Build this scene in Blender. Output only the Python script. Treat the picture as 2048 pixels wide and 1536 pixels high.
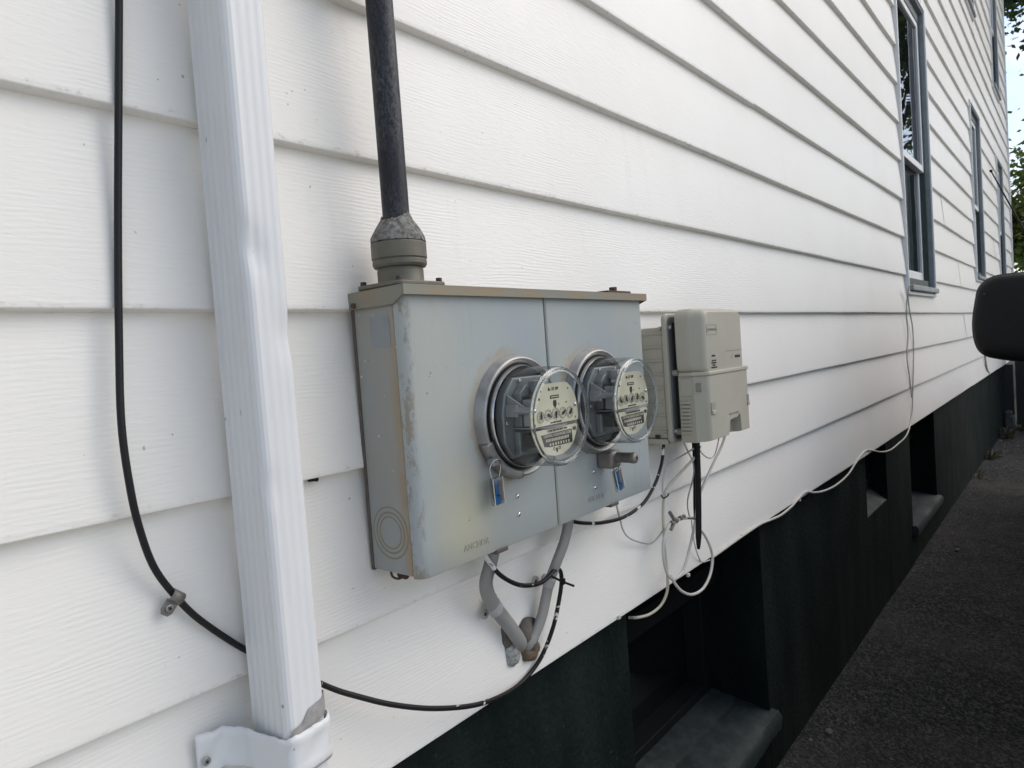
import bpy, bmesh, math, random
from mathutils import Vector, Matrix
R = math.radians
sc = bpy.context.scene
for o in list(bpy.data.objects): bpy.data.objects.remove(o)
col = sc.collection

# ---------------------------------------------------------------- camera
cam_d = bpy.data.cameras.new('camera'); cam = bpy.data.objects.new('camera', cam_d); col.objects.link(cam)
cam_d.sensor_width = 36.0; cam_d.lens = 24.345; cam_d.clip_start = 0.02; cam_d.clip_end = 1500
cam.matrix_world = Matrix(((0.634226, 0.078718, -0.769130, 0.000000),
    (-0.769921, -0.026492, -0.637589, -0.727822),
    (-0.070565, 0.996545, 0.043805, 1.328979),
    (0.000000, 0.000000, 0.000000, 1.000000)))
cam_d.dof.use_dof = True; cam_d.dof.focus_distance = 1.0; cam_d.dof.aperture_fstop = 20.0
sc.camera = cam

# ---------------------------------------------------------------- world, sun, exposure
SUN_EL, SUN_AZ = R(44), R(50)          # azimuth measured from -y (away from the wall) towards +x
sun_dir = Vector((math.sin(SUN_AZ) * math.cos(SUN_EL), -math.cos(SUN_AZ) * math.cos(SUN_EL), math.sin(SUN_EL)))
w = bpy.data.worlds.new('World'); sc.world = w; w.use_nodes = True
nt = w.node_tree; nt.nodes.clear()
def wn(t): return nt.nodes.new(t)
out = wn('ShaderNodeOutputWorld'); bg = wn('ShaderNodeBackground'); sky = wn('ShaderNodeTexSky')
sky.sky_type = 'NISHITA'; sky.sun_disc = False; sky.sun_elevation = SUN_EL
sky.sun_rotation = math.atan2(sun_dir.x, sun_dir.y); sky.air_density = 1.0; sky.dust_density = 1.5
tc = wn('ShaderNodeTexCoord'); mp = wn('ShaderNodeMapping'); mp.inputs['Scale'].default_value = (1.3, 1.3, 2.6)
nz = wn('ShaderNodeTexNoise'); nz.inputs['Scale'].default_value = 2.3; nz.inputs['Detail'].default_value = 7; nz.inputs['Roughness'].default_value = 0.58
cr = wn('ShaderNodeValToRGB'); cr.color_ramp.elements[0].position = 0.45; cr.color_ramp.elements[1].position = 0.75
mx = wn('ShaderNodeMix'); mx.data_type = 'RGBA'
L = nt.links.new
L(tc.outputs['Generated'], mp.inputs['Vector']); L(mp.outputs[0], nz.inputs['Vector']); L(nz.outputs['Fac'], cr.inputs['Fac'])
L(cr.outputs['Color'], mx.inputs[0]); L(sky.outputs[0], mx.inputs[6]); mx.inputs[7].default_value = (6.9, 6.5, 5.9, 1)
L(mx.outputs[2], bg.inputs['Color']); bg.inputs['Strength'].default_value = 0.145
L(bg.outputs[0], out.inputs['Surface'])
sd = bpy.data.lights.new('sun', 'SUN'); sd.energy = 0.95; sd.angle = R(60); sd.color = (1.0, 0.93, 0.83)
sun = bpy.data.objects.new('sun', sd); col.objects.link(sun)
sun.rotation_euler = (-sun_dir).to_track_quat('-Z', 'Y').to_euler(); sun.location = (0, -20, 30)
vs = sc.view_settings
vs.view_transform = 'Standard'; vs.look = 'None'; vs.exposure = 0.54; vs.gamma = 1.0; vs.use_curve_mapping = False
sc.render.engine = 'CYCLES'
sc.cycles.max_bounces = 10; sc.cycles.transparent_max_bounces = 24; sc.cycles.use_denoising = True

# ---------------------------------------------------------------- helpers
Z0 = 1.4        # height of the reference siding edge above the ground
class Mat:
    """small node-tree builder"""
    def __init__(s, name, col=(.5, .5, .5), rough=.6, metal=0., spec=.5):
        s.m = bpy.data.materials.new(name); s.m.use_nodes = True; s.t = s.m.node_tree
        s.b = s.t.nodes['Principled BSDF']; s.out = s.t.nodes['Material Output']
        s.b.inputs['Base Color'].default_value = (*col, 1); s.b.inputs['Roughness'].default_value = rough
        s.b.inputs['Metallic'].default_value = metal; s.b.inputs['Specular IOR Level'].default_value = spec
    def n(s, t, **kw):
        nd = s.t.nodes.new('ShaderNode' + t)
        for k, v in kw.items():
            if k[0] == '_': nd.inputs[int(k[1:])].default_value = v
            elif k in nd.inputs.keys(): nd.inputs[k].default_value = v
            else: setattr(nd, k, v)
        return nd
    def l(s, a, b): s.t.links.new(a, b)
    def pos(s, scale=(1, 1, 1), rnd=0.):
        g = s.n('NewGeometry'); mp = s.n('Mapping'); mp.inputs['Scale'].default_value = scale
        if rnd:
            oi = s.n('ObjectInfo'); va = s.n('VectorMath', operation='MULTIPLY_ADD')
            c = s.n('CombineXYZ'); s.l(oi.outputs['Random'], c.inputs[0]); s.l(oi.outputs['Random'], c.inputs[2])
            va.inputs[1].default_value = (rnd, rnd, rnd); s.l(c.outputs[0], va.inputs[0]); s.l(g.outputs['Position'], va.inputs[2])
            s.l(va.outputs[0], mp.inputs['Vector'])
        else: s.l(g.outputs['Position'], mp.inputs['Vector'])
        return mp.outputs[0]
    def noise(s, vec, scale, detail=4, rough=.55, dist=0.):
        nd = s.n('TexNoise', Scale=scale, Detail=detail, Roughness=rough, Distortion=dist); s.l(vec, nd.inputs['Vector']); return nd.outputs['Fac']
    def ramp(s, fac, a, b):
        r = s.n('MapRange', interpolation_type='SMOOTHSTEP', _1=a, _2=b); s.l(fac, r.inputs[0]); return r.outputs[0]
    def math(s, op, a, b=None):
        nd = s.n('Math', operation=op)
        for i, v in enumerate((a, b)):
            if v is None: continue
            if isinstance(v, (int, float)): nd.inputs[i].default_value = v
            else: s.l(v, nd.inputs[i])
        return nd.outputs[0]
    def mix(s, fac, a, b):
        nd = s.n('Mix', data_type='RGBA')
        if isinstance(fac, (int, float)): nd.inputs[0].default_value = fac
        else: s.l(fac, nd.inputs[0])
        for i, v in ((6, a), (7, b)):
            if isinstance(v, tuple): nd.inputs[i].default_value = (*v, 1)
            else: s.l(v, nd.inputs[i])
        return nd.outputs[2]
    def color(s, o): s.l(o, s.b.inputs['Base Color'])
    def rough(s, o): s.l(o, s.b.inputs['Roughness'])
    def bump(s, h, strength=.3, dist=.001, prev=None):
        nd = s.n('Bump', Strength=strength, Distance=dist); s.l(h, nd.inputs['Height'])
        if prev is not None: s.l(prev, nd.inputs['Normal'])
        s.l(nd.outputs[0], s.b.inputs['Normal']); return nd.outputs[0]

class MB:
    """collects verts and faces of ONE mesh object"""
    def __init__(s): s.v = []; s.f = []
    def add(s, vs, fs):
        o = len(s.v); s.v += [tuple(v) for v in vs]; s.f += [tuple(i + o for i in f) for f in fs]; return s
    def box(s, x0, x1, y0, y1, z0, z1):
        return s.add([(x0,y0,z0),(x1,y0,z0),(x1,y1,z0),(x0,y1,z0),(x0,y0,z1),(x1,y0,z1),(x1,y1,z1),(x0,y1,z1)],
                     [(0,3,2,1),(4,5,6,7),(0,1,5,4),(1,2,6,5),(2,3,7,6),(3,0,4,7)])
    def prism(s, pts, y0, y1):
        """polygon in x-z (counter-clockwise seen from -y) extruded from y0 (front) to y1"""
        n = len(pts); vs = [(x, y0, z) for x, z in pts] + [(x, y1, z) for x, z in pts]
        return s.add(vs, [tuple(range(n)), tuple(range(2*n-1, n-1, -1))] + [(i, i+n, (i+1) % n + n, (i+1) % n) for i in range(n)])
    def prism_z(s, pts, z0, z1):
        n = len(pts); vs = [(x, y, z0) for x, y in pts] + [(x, y, z1) for x, y in pts]
        return s.add(vs, [tuple(range(n-1, -1, -1)), tuple(range(n, 2*n))] + [(i, (i+1) % n, (i+1) % n + n, i+n) for i in range(n)])
    def lathe(s, prof, c, axis='y', seg=40, a0=0., a1=2*math.pi):
        """prof: (radius, offset along axis from c)"""
        full = abs(a1 - a0 - 2*math.pi) < 1e-6; n = seg if full else seg + 1; vs = []
        for r, h in prof:
            for i in range(n):
                a = a0 + (a1 - a0) * i / seg; u, v = r*math.cos(a), r*math.sin(a)
                if axis == 'y': vs.append((c[0]+u, c[1]+h, c[2]+v))
                elif axis == 'z': vs.append((c[0]+u, c[1]+v, c[2]+h))
                else: vs.append((c[0]+h, c[1]+u, c[2]+v))
        fs = []
        for k in range(len(prof)-1):
            for i in range(seg):
                j = (i+1) % n; fs.append((k*n+i, k*n+j, (k+1)*n+j, (k+1)*n+i))
        return s.add(vs, fs)
    def cyl(s, c, r, h, axis='y', seg=24):
        return s.lathe([(1e-5, 0), (r, 0), (r, h), (1e-5, h)], c, axis, seg)
    def tube(s, pts, r, seg=10, flat=None, caps=True):
        """swept tube through pts; r a number or a list"""
        P = [Vector(p) for p in pts]; n = len(P); up = None; vs = []
        rr = r if isinstance(r, (list, tuple)) else [r]*n
        for i in range(n):
            t = (P[min(i+1, n-1)] - P[max(i-1, 0)]).normalized()
            if up is None:
                up = Vector((0, 1, 0)) if abs(t.y) < .9 else Vector((1, 0, 0))
            a = (up - t*up.dot(t)).normalized(); up = a; b = t.cross(a)
            for k in range(seg):
                q = 2*math.pi*k/seg; ca, sb = math.cos(q), math.sin(q)
                if flat: ca *= flat
                vs.append(P[i] + a*ca*rr[i] + b*sb*rr[i])
        fs = [(i*seg+k, i*seg+(k+1) % seg, (i+1)*seg+(k+1) % seg, (i+1)*seg+k) for i in range(n-1) for k in range(seg)]
        if caps: fs += [tuple(range(seg-1, -1, -1)), tuple((n-1)*seg+k for k in range(seg))]
        return s.add(vs, fs)
    def build(s, name, mat, parent=None, smooth=None, bevel=None, seg=2, sub=0):
        me = bpy.data.meshes.new(name); me.from_pydata(s.v, [], s.f); me.update()
        bm = bmesh.new(); bm.from_mesh(me); bmesh.ops.recalc_face_normals(bm, faces=bm.faces); bm.to_mesh(me); bm.free()
        if mat is not None: me.materials.append(mat.m if isinstance(mat, Mat) else mat)
        if smooth is not None:
            me.polygons.foreach_set('use_smooth', [True]*len(me.polygons)); me.set_sharp_from_angle(angle=R(smooth))
        o = bpy.data.objects.new(name, me); col.objects.link(o)
        if bevel:
            b = o.modifiers.new('bevel', 'BEVEL'); b.width = bevel; b.segments = seg; b.limit_method = 'ANGLE'; b.angle_limit = R(35); b.harden_normals = False
            me.polygons.foreach_set('use_smooth', [True]*len(me.polygons)); me.set_sharp_from_angle(angle=R(75))
        if sub:
            b = o.modifiers.new('sub', 'SUBSURF'); b.levels = sub; b.render_levels = sub
            me.polygons.foreach_set('use_smooth', [True]*len(me.polygons))
        if parent is not None: o.parent = parent
        return o
def thing(name, label, cat, loc=(0, 0, 0), group=None):
    o = bpy.data.objects.new(name, None); col.objects.link(o); o.empty_display_size = .05
    o['label'] = label; o['category'] = cat
    if group: o['group'] = group
    return o
def tag(o, label, cat, group=None, kind=None):
    o['label'] = label; o['category'] = cat
    if group: o['group'] = group
    if kind: o['kind'] = kind
    return o
def spline(pts, per=8):
    P = [Vector(p) for p in pts]; P = [P[0]*2-P[1]] + P + [P[-1]*2-P[-2]]; o = []
    for i in range(1, len(P)-2):
        a, b, c, d = P[i-1:i+3]
        for k in range(per):
            t = k/per; o.append(.5*((2*b) + (c-a)*t + (2*a-5*b+4*c-d)*t*t + (3*b-a-3*c+d)*t**3))
    o.append(P[-2]); return o
def rrect(x0, x1, z0, z1, r, n=6):
    """rounded rectangle polygon, counter-clockwise"""
    p = []
    for cx, cz, a in ((x1-r, z0+r, -90), (x1-r, z1-r, 0), (x0+r, z1-r, 90), (x0+r, z0+r, 180)):
        for k in range(n+1):
            q = R(a + 90*k/n); p.append((cx + r*math.cos(q), cz + r*math.sin(q)))
    return p
def text(name, s, x, y, z, size, mat, parent, align='LEFT', extrude=.0003, roll=0., squeeze=1.):
    """flat lettering on a face that looks towards -y"""
    cu = bpy.data.curves.new(name, 'FONT'); cu.body = s; cu.size = size; cu.align_x = align; cu.align_y = 'CENTER'; cu.extrude = extrude; cu.resolution_u = 2
    t = bpy.data.objects.new(name, cu); col.objects.link(t)
    me = bpy.data.meshes.new_from_object(t.evaluated_get(bpy.context.evaluated_depsgraph_get()))
    bpy.data.objects.remove(t); bpy.data.curves.remove(cu)
    me.materials.clear(); me.materials.append(mat.m)
    me.transform(Matrix.Translation((x, y, z)) @ Matrix.Rotation(roll, 4, 'Y') @ Matrix.Rotation(R(90), 4, 'X') @ Matrix.Scale(squeeze, 4, (1, 0, 0)))
    o = bpy.data.objects.new(name, me); col.objects.link(o); o.parent = parent; return o
rng = random.Random(11)

# ---------------------------------------------------------------- materials
E_COURSE = .2032
def m_siding():
    m = Mat('vinyl_siding', (.79, .79, .775), .48, spec=.4)
    v = m.pos((.26, 1, 1), rnd=7.3); wv = m.n('TexWave', wave_type='BANDS', bands_direction='Z', Scale=58., Distortion=13., Detail=3.)
    wv.inputs['Detail Scale'].default_value = .32; wv.inputs['Detail Roughness'].default_value = .6; m.l(v, wv.inputs['Vector'])
    v2 = m.pos((34, 1, 210), rnd=3.1); fine = m.noise(v2, 1.0, 3, .6, .6)
    big = m.noise(m.pos((1, 1, 1)), 2.2, 3); msk = m.ramp(m.noise(m.pos((1.2, 1, 3.5), rnd=5.), 4., 2), .35, .7)
    h = m.math('ADD', m.math('MULTIPLY', wv.outputs['Fac'], m.math('MULTIPLY', msk, .42)), m.math('MULTIPLY', fine, 1.15))
    m.bump(h, .40, .0011)
    c = m.mix(m.ramp(big, .3, .75), (.815, .795, .75), (.785, .762, .715))
    dirt = m.ramp(m.noise(m.pos((1, 1, .35)), 9., 5, .65), .62, .85)
    c = m.mix(m.math('MULTIPLY', dirt, .2), c, (.5, .47, .42))
    drip = m.math('MULTIPLY', m.ramp(m.noise(m.pos((1, 1, .06), rnd=2.), 22., 5, .7), .56, .78), m.ramp(m.noise(m.pos(), 1.6, 2), .4, .65)); c = m.mix(m.math('MULTIPLY', drip, .16), c, (.45, .42, .37))
    g = m.n('NewGeometry'); sep = m.n('SeparateXYZ'); m.l(g.outputs['Position'], sep.inputs[0])
    fr = m.math('FRACT', m.math('DIVIDE', m.math('SUBTRACT', sep.outputs[2], Z0-20*E_COURSE), E_COURSE))
    edge = m.math('MULTIPLY', m.math('MAXIMUM', m.ramp(fr, .045, .0), m.ramp(fr, .975, 1.0)), m.ramp(m.noise(m.pos((1, 1, 2)), 55., 5, .7), .52, .72))   # grime caught along the drip edges
    c = m.mix(m.math('MULTIPLY', edge, .55), c, (.22, .20, .18))
    speck = m.ramp(m.noise(m.pos(), 150., 1, .3), .80, .83)
    c = m.mix(m.math('MULTIPLY', speck, .55), c, (.18, .17, .16)); m.color(c)
    m.rough(m.math('ADD', m.math('MULTIPLY', big, .2), .36)); return m
def m_simple(name, c, rough=.5, metal=0., var=.12, scale=20., bump=0., c2=None, streak=(1, 1, 1), lo=.35, hi=.7, spec=.5, bscale=None, bd=.001):
    m = Mat(name, c, rough, metal, spec); v = m.pos(streak); nz = m.noise(v, scale, 5, .6)
    c2 = c2 or tuple(x*(1-var*2) for x in c); m.color(m.mix(m.ramp(nz, lo, hi), c, c2))
    if bump: m.bump(m.noise(m.pos(), bscale or scale*4, 4, .6), bump, bd)
    return m
SIDING = m_siding()
TRIM = m_simple('white_trim', (.76, .76, .75), .45, var=.05, scale=8.)
GREYCASE = m_simple('grey_casing_paint', (.30, .325, .335), .5, var=.10, scale=12., bump=.15)
GREENFRAME = m_simple('dark_green_frame_paint', (.035, .055, .052), .45, var=.15, scale=15., bump=.2)
SASH = m_simple('white_sash', (.74, .75, .75), .4, var=.04, scale=9.)
STUCCO = m_simple('dark_green_stucco', (.0040, .0085, .0077), .75, c2=(.0125, .0190, .0172), scale=5., streak=(1.6, 1, .5), bump=1., bscale=70., bd=.006, spec=.12)
def add_specks():
    m = STUCCO; base = m.b.inputs['Base Color'].links[0].from_socket
    sp = m.ramp(m.noise(m.pos(), 120., 2, .4), .70, .78); v = m.ramp(m.noise(m.pos((1, 1, .2)), 5., 4), .55, .8)
    c = m.mix(m.math('MULTIPLY', sp, .5), base, (.045, .062, .057)); m.color(m.mix(m.math('MULTIPLY', v, .4), c, (.012, .016, .015)))
add_specks()
SILLM = m_simple('green_grey_sill_paint', (.010, .019, .020), .65, c2=(.027, .040, .043), scale=30., bump=.9, bscale=70., bd=.002)
MORTAR = m_simple('grey_mortar_wash', (.075, .08, .078), .85, c2=(.04, .045, .042), scale=14., bump=.5)
DARK = m_simple('dark_recess_board', (.006, .007, .0075), .8, scale=10., spec=.1)
BASEFRAME = m_simple('shaded_green_frame', (.008, .012, .0125), .6, scale=12., bump=.3, spec=.2)  # darkened copy of the green frame paint; recess shade put into the colour
def m_asphalt():
    m = Mat('asphalt', (.045, .044, .045), .95, spec=.12)
    a = m.noise(m.pos(), 110., 3, .7); b = m.noise(m.pos((1, .45, 1)), 1.7, 4, .6); c = m.noise(m.pos(), 330., 2, .6)
    vo = m.n('TexVoronoi', Scale=135.); m.l(m.pos(), vo.inputs['Vector'])
    k = m.mix(m.ramp(b, .40, .62), (.020, .0235, .024), (.048, .046, .0455))
    cellr = m.ramp(vo.outputs['Color'], .25, .95); k = m.mix(m.math('MULTIPLY', cellr, .9), k, m.mix(m.noise(m.pos(), 9., 3), (.040, .038, .036), (.175, .165, .153)))
    sp = m.ramp(a, .66, .74); k = m.mix(m.math('MULTIPLY', sp, .8), k, (.11, .105, .10))
    m.color(k); h = m.math('ADD', m.math('MULTIPLY', vo.outputs['Distance'], -1.), m.math('MULTIPLY', c, .5)); m.bump(h, 1., .006); return m
ASPHALT = m_asphalt()
CONCRETE = m_simple('bounce_concrete', (.56, .54, .51), .85, c2=(.50, .48, .45), scale=3., bump=.3, bscale=60., bd=.002)
EARTH = m_simple('earth_and_grass', (.05, .055, .028), .95, c2=(.04, .033, .022), scale=3., bump=.6, bscale=40., bd=.02)
def m_cover():
    m = Mat('grey_enamel_cover', (.37, .42, .44), .42, spec=.45)
    n1 = m.noise(m.pos((1, 1, .8)), 6.5, 4, .55); n2 = m.noise(m.pos((1.6, 1, .5)), 26., 5, .65); n3 = m.noise(m.pos(), 210., 2, .5)
    c = m.mix(m.ramp(n1, .3, .72), (.305, .348, .362), (.352, .368, .348))
    n4 = m.noise(m.pos(), 30., 7, .72); n5 = m.noise(m.pos((1, 1, .35)), 60., 8, .75); g = m.n('NewGeometry'); sep = m.n('SeparateXYZ'); m.l(g.outputs['Position'], sep.inputs[0])
    def blob(x, z, r0, r1, sx=1., sz=1.):
        dx = m.math('MULTIPLY', m.math('SUBTRACT', sep.outputs[0], x), sx); dz = m.math('MULTIPLY', m.math('SUBTRACT', sep.outputs[2], z), sz)
        d = m.math('SQRT', m.math('ADD', m.math('MULTIPLY', dx, dx), m.math('MULTIPLY', dz, dz)))
        d = m.math('ADD', d, m.math('MULTIPLY', m.math('SUBTRACT', n4, .5), .045)); return m.ramp(d, r1, r0)
    def inv(a): return m.math('SUBTRACT', 1., a)
    c = m.mix(m.math('MULTIPLY', blob(.645, Z0-.285, .0, .085, 1., .75), .75), c, (.47, .445, .31))     # water stain above the lettering
    c = m.mix(m.math('MULTIPLY', blob(.63, Z0-.13, .0, .10, 1., .5), .35), c, (.43, .42, .33))
    for cx, k in ((.764, .9), (.971, .75)):                                                          # rust bleeding out from under the meter rings
        ring = m.math('MULTIPLY', blob(cx-.004, Z0-.155, .088, .098), 1.)
        c = m.mix(m.math('MULTIPLY', ring, m.math('MULTIPLY', m.ramp(n1, .25, .7), k*.8)), c, (.30, .21, .10))
    e = m.ramp(sep.outputs[0], .583, .566); c = m.mix(m.math('MULTIPLY', e, m.math('MULTIPLY', m.ramp(n5, .50, .56), .65)), c, (.22, .165, .105))
    drip = m.math('MULTIPLY', m.ramp(m.noise(m.pos((1, 1, .035)), 95., 4, .7), .54, .70), m.ramp(m.noise(m.pos((1, 1, .5)), 8., 3), .42, .62)); c = m.mix(m.math('MULTIPLY', drip, .30), c, (.30, .265, .19))
    chip = m.ramp(m.noise(m.pos((1, 1, .7)), 75., 3, .75), .695, .73); c = m.mix(m.math('MULTIPLY', chip, .8), c, (.07, .065, .06))
    scr = m.ramp(m.noise(m.pos((9, 1, 30)), 6., 3, .8, 1.2), .72, .76); c = m.mix(m.math('MULTIPLY', scr, .22), c, (.2, .2, .19))
    m.color(c); m.rough(m.math('ADD', m.math('MULTIPLY', n2, .3), .28)); m.bump(m.noise(m.pos(), 30., 3), .05, .002); return m
COVER = m_cover()
def m_side():
    m = Mat('grey_enamel_side', (.30, .33, .335), .45); n1 = m.noise(m.pos((1, 1, .45)), 9., 4); n2 = m.noise(m.pos((1, 1, .35)), 30., 5, .65)
    c = m.mix(m.ramp(n1, .32, .7), (.275, .302, .308), (.29, .287, .258))
    g = m.n('NewGeometry'); sep = m.n('SeparateXYZ'); m.l(g.outputs['Position'], sep.inputs[0])
    r = m.math('MULTIPLY', m.ramp(sep.outputs[1], -.056, -.081), m.math('MULTIPLY', m.ramp(sep.outputs[2], Z0+.10, Z0-.17), m.ramp(n2, .26, .55)))
    c = m.mix(m.math('MULTIPLY', r, .85), c, (.31, .205, .095))
    sp = m.ramp(m.noise(m.pos(), 85., 3, .75), .72, .76); c = m.mix(m.math('MULTIPLY', sp, .8), c, (.05, .045, .04))
    wsp = m.ramp(m.noise(m.pos((1, 1.1, 1)), 120., 1, .4), .775, .79); c = m.mix(wsp, c, (.7, .7, .68)); m.color(c); return m
SIDE = m_side()
HOOD = m_simple('weathered_hood_paint', (.205, .205, .165), .5, c2=(.25, .19, .115), scale=16., streak=(1.2, 1, 1), bump=.1)
HUBM = m_simple('olive_grey_zinc', (.14, .13, .10), .5, c2=(.105, .10, .08), scale=30., metal=.25, bump=.15)
PUTTY = m_simple('grey_duct_seal', (.37, .37, .355), .9, c2=(.17, .17, .15), scale=130., bump=1., bscale=170., bd=.004, lo=.36, hi=.7)
PUTTYC = m_simple('weathered_cone_putty', (.25, .245, .23), .9, c2=(.10, .095, .08), scale=150., bump=1., bscale=190., bd=.004, lo=.36, hi=.66)
PUTTYD = m_simple('brown_duct_seal', (.11, .10, .085), .7, c2=(.065, .055, .045), scale=30., bump=.9, bscale=110., bd=.003)
PUTTYB = m_simple('tan_foam', (.15, .10, .055), .8, c2=(.09, .07, .05), scale=45., bump=.9, bscale=110., bd=.003)
LATCHM = m_simple('brown_grey_latch', (.10, .085, .075), .6, scale=60.)
RUSTB = m_simple('rusty_bolt', (.085, .045, .03), .8, c2=(.05, .035, .03), scale=80., bump=.4)
def m_pipe():
    m = Mat('worn_black_pipe', (.02, .021, .024), .5, spec=.25); n = m.noise(m.pos((1, 1, .45)), 330., 4, .75); b = m.noise(m.pos((1, 1, .25)), 26., 3)
    f = m.math('MULTIPLY', m.ramp(n, .40, .60), m.ramp(b, .34, .66)); m.color(m.mix(f, (.014, .015, .018), (.066, .070, .079)))
    m.rough(m.math('ADD', m.math('MULTIPLY', n, .3), .3)); m.bump(n, .35, .0006); return m
PIPE = m_pipe()
GALV = m_simple('galvanised_steel', (.36, .36, .35), .5, metal=.7, c2=(.27, .265, .25), scale=45., bump=.06)
GALVD = m_simple('dull_zinc_casting', (.24, .22, .20), .5, metal=.5, c2=(.17, .155, .14), scale=40., bump=.1)
CHROME = Mat('bright_wire', (.62, .62, .62), .22, 1.)
STEELSCREW = m_simple('screw_steel', (.42, .42, .41), .38, metal=.8, scale=90.)
def m_glass(name, tint, ior=1.5, extra=0., edge=(.55, .59, .60)):
    m = Mat(name); m.t.nodes.remove(m.b); g = m.n('BsdfGlossy', Roughness=.01); tr = m.n('BsdfTransparent'); mx = m.n('MixShader'); geo = m.n('NewGeometry'); dt = m.n('VectorMath', operation='DOT_PRODUCT')
    m.l(geo.outputs['Normal'], dt.inputs[0]); m.l(geo.outputs['Incoming'], dt.inputs[1]); r0 = ((ior-1)/(ior+1))**2
    f = m.math('ADD', m.math('MULTIPLY', m.math('POWER', m.math('SUBTRACT', 1., m.math('ABSOLUTE', dt.outputs['Value'])), 5.), 1-r0), r0 + extra)
    m.l(m.mix(m.math('POWER', m.math('SUBTRACT', 1., m.math('ABSOLUTE', dt.outputs['Value'])), 2.2), tint, edge), tr.inputs['Color'])
    m.l(f, mx.inputs[0]); m.l(tr.outputs[0], mx.inputs[1]); m.l(g.outputs[0], mx.inputs[2]); m.l(mx.outputs[0], m.out.inputs['Surface']); return m
METERGLASS = m_glass('meter_glass', (.975, .985, .985), 1.5, .02)
BEADGLASS = Mat('thick_glass_edge', (.93, .96, .96), .02); BEADGLASS.b.inputs['Transmission Weight'].default_value = 1.; BEADGLASS.b.inputs['IOR'].default_value = 1.5
PANE = Mat('window_glass', (.006, .008, .008), .012, spec=.8); PANE.b.inputs['IOR'].default_value = 1.55
PLASTICCLEAR = m_glass('clear_seal_plastic', (.80, .84, .85), 1.5, .03)
METERGREY = m_simple('meter_casting_grey', (.20, .215, .22), .45, metal=.35, c2=(.16, .175, .18), scale=30.)
METERLIGHT = m_simple('meter_casting_light', (.32, .33, .335), .4, metal=.4, scale=30.)
METERDARK = m_simple('meter_dark', (.022, .022, .023), .5, scale=30.)
BRASSY = m_simple('meter_brass', (.25, .21, .12), .4, metal=.6, scale=40.)
FACE = m_simple('cream_faceplate', (.63, .60, .46), .38, c2=(.56, .53, .39), scale=30.)
INK = Mat('black_ink', (.022, .022, .022), .55); INKG = Mat('grey_print', (.30, .29, .22), .6)
CREAMINK = Mat('cream_print', (.55, .53, .40), .55)
BLUE = m_simple('blue_seal', (.03, .17, .42), .35, scale=60., c2=(.025, .12, .30)); ORANGE = Mat('orange_print', (.45, .13, .05), .5)
SEALGREY = Mat('seal_insert', (.10, .11, .10), .5)
NID = m_simple('beige_plastic', (.405, .385, .315), .5, c2=(.375, .355, .29), scale=6., bump=.06, bscale=220.)
NIDD = m_simple('beige_plastic_dark', (.30, .29, .245), .55, scale=9.); NIDIN = m_simple('grey_gasket_face', (.12, .125, .13), .5, scale=9.)
EMB = Mat('embossed_plastic_edge', (.27, .262, .22), .55)
def m_cable():
    m = Mat('black_cable', (.010, .010, .011), .42, spec=.25); n = m.noise(m.pos(), 26., 3, .7); k = m.noise(m.pos(), 190., 3, .6)
    g = m.n('NewGeometry'); sep = m.n('SeparateXYZ'); m.l(g.outputs['Position'], sep.inputs[0])
    f = m.math('MULTIPLY', m.ramp(m.math('ADD', n, m.math('MULTIPLY', k, .22)), .69, .715), m.math('MULTIPLY', m.ramp(sep.outputs[2], Z0-.1, Z0-.3), m.ramp(sep.outputs[0], .35, .55)))   # overspray of wall paint
    m.color(m.mix(f, (.012, .012, .013), (.6, .6, .59))); return m
CABLE = m_cable(); BLACK = m_simple('black_rubber', (.009, .009, .010), .5, scale=30., spec=.2)
CABLEW = m_simple('off_white_cable', (.52, .51, .47), .45, c2=(.46, .44, .38), scale=30.); CABLEY = m_simple('yellowed_cable', (.46, .43, .33), .5, c2=(.52, .50, .43), scale=25.)
CABLEG = m_simple('painted_grey_wire', (.36, .36, .35), .5, c2=(.5, .5, .49), scale=35.)
SEU = m_simple('grey_service_cable', (.27, .265, .25), .6, c2=(.225, .22, .21), scale=14., streak=(1, 1, .5), bump=.15)
STRAP = m_simple('painted_strap', (.42, .42, .41), .5, c2=(.34, .34, .335), scale=40.)
SPOUT = m_simple('white_aluminium', (.70, .705, .70), .45, c2=(.625, .635, .64), scale=5., streak=(1, 1, .25), spec=.45)
def spout_marks():
    m = SPOUT; base = m.b.inputs['Base Color'].links[0].from_socket
    s = m.ramp(m.noise(m.pos((1, 1, .12)), 60., 4, .6), .52, .75); d = m.ramp(m.noise(m.pos((1, 1, .55)), 95., 2, .5), .76, .785)
    c = m.mix(m.math('MULTIPLY', s, .22), base, (.50, .52, .55)); m.color(m.mix(m.math('MULTIPLY', d, .7), c, (.16, .16, .17)))
spout_marks()
TORN = m_simple('bare_grey_patch', (.36, .345, .335), .65, c2=(.25, .24, .23), scale=70., bump=.3)
CARPAINT = Mat('black_car_paint', (.012, .012, .014), .25, spec=.6); CARPAINT.b.inputs['Coat Weight'].default_value = .6
MIRRORSHELL = m_simple('black_textured_plastic', (.009, .009, .0095), .55, c2=(.011, .011, .0115), spec=.2, scale=60., bump=.25, bscale=500., bd=.0004)
TYRE = m_simple('tyre_rubber', (.018, .018, .018), .85, scale=40.); RIM = Mat('alloy_rim', (.5, .5, .5), .3, .9)
CARGLASS = Mat('car_glass', (.01, .012, .012), .02, spec=.8); LAMP = Mat('lamp_lens', (.6, .6, .6), .1, spec=.8)
BARK = m_simple('bark', (.075, .06, .045), .9, c2=(.045, .036, .028), scale=14., streak=(1, 1, .3), bump=.8, bscale=30., bd=.02)
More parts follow.
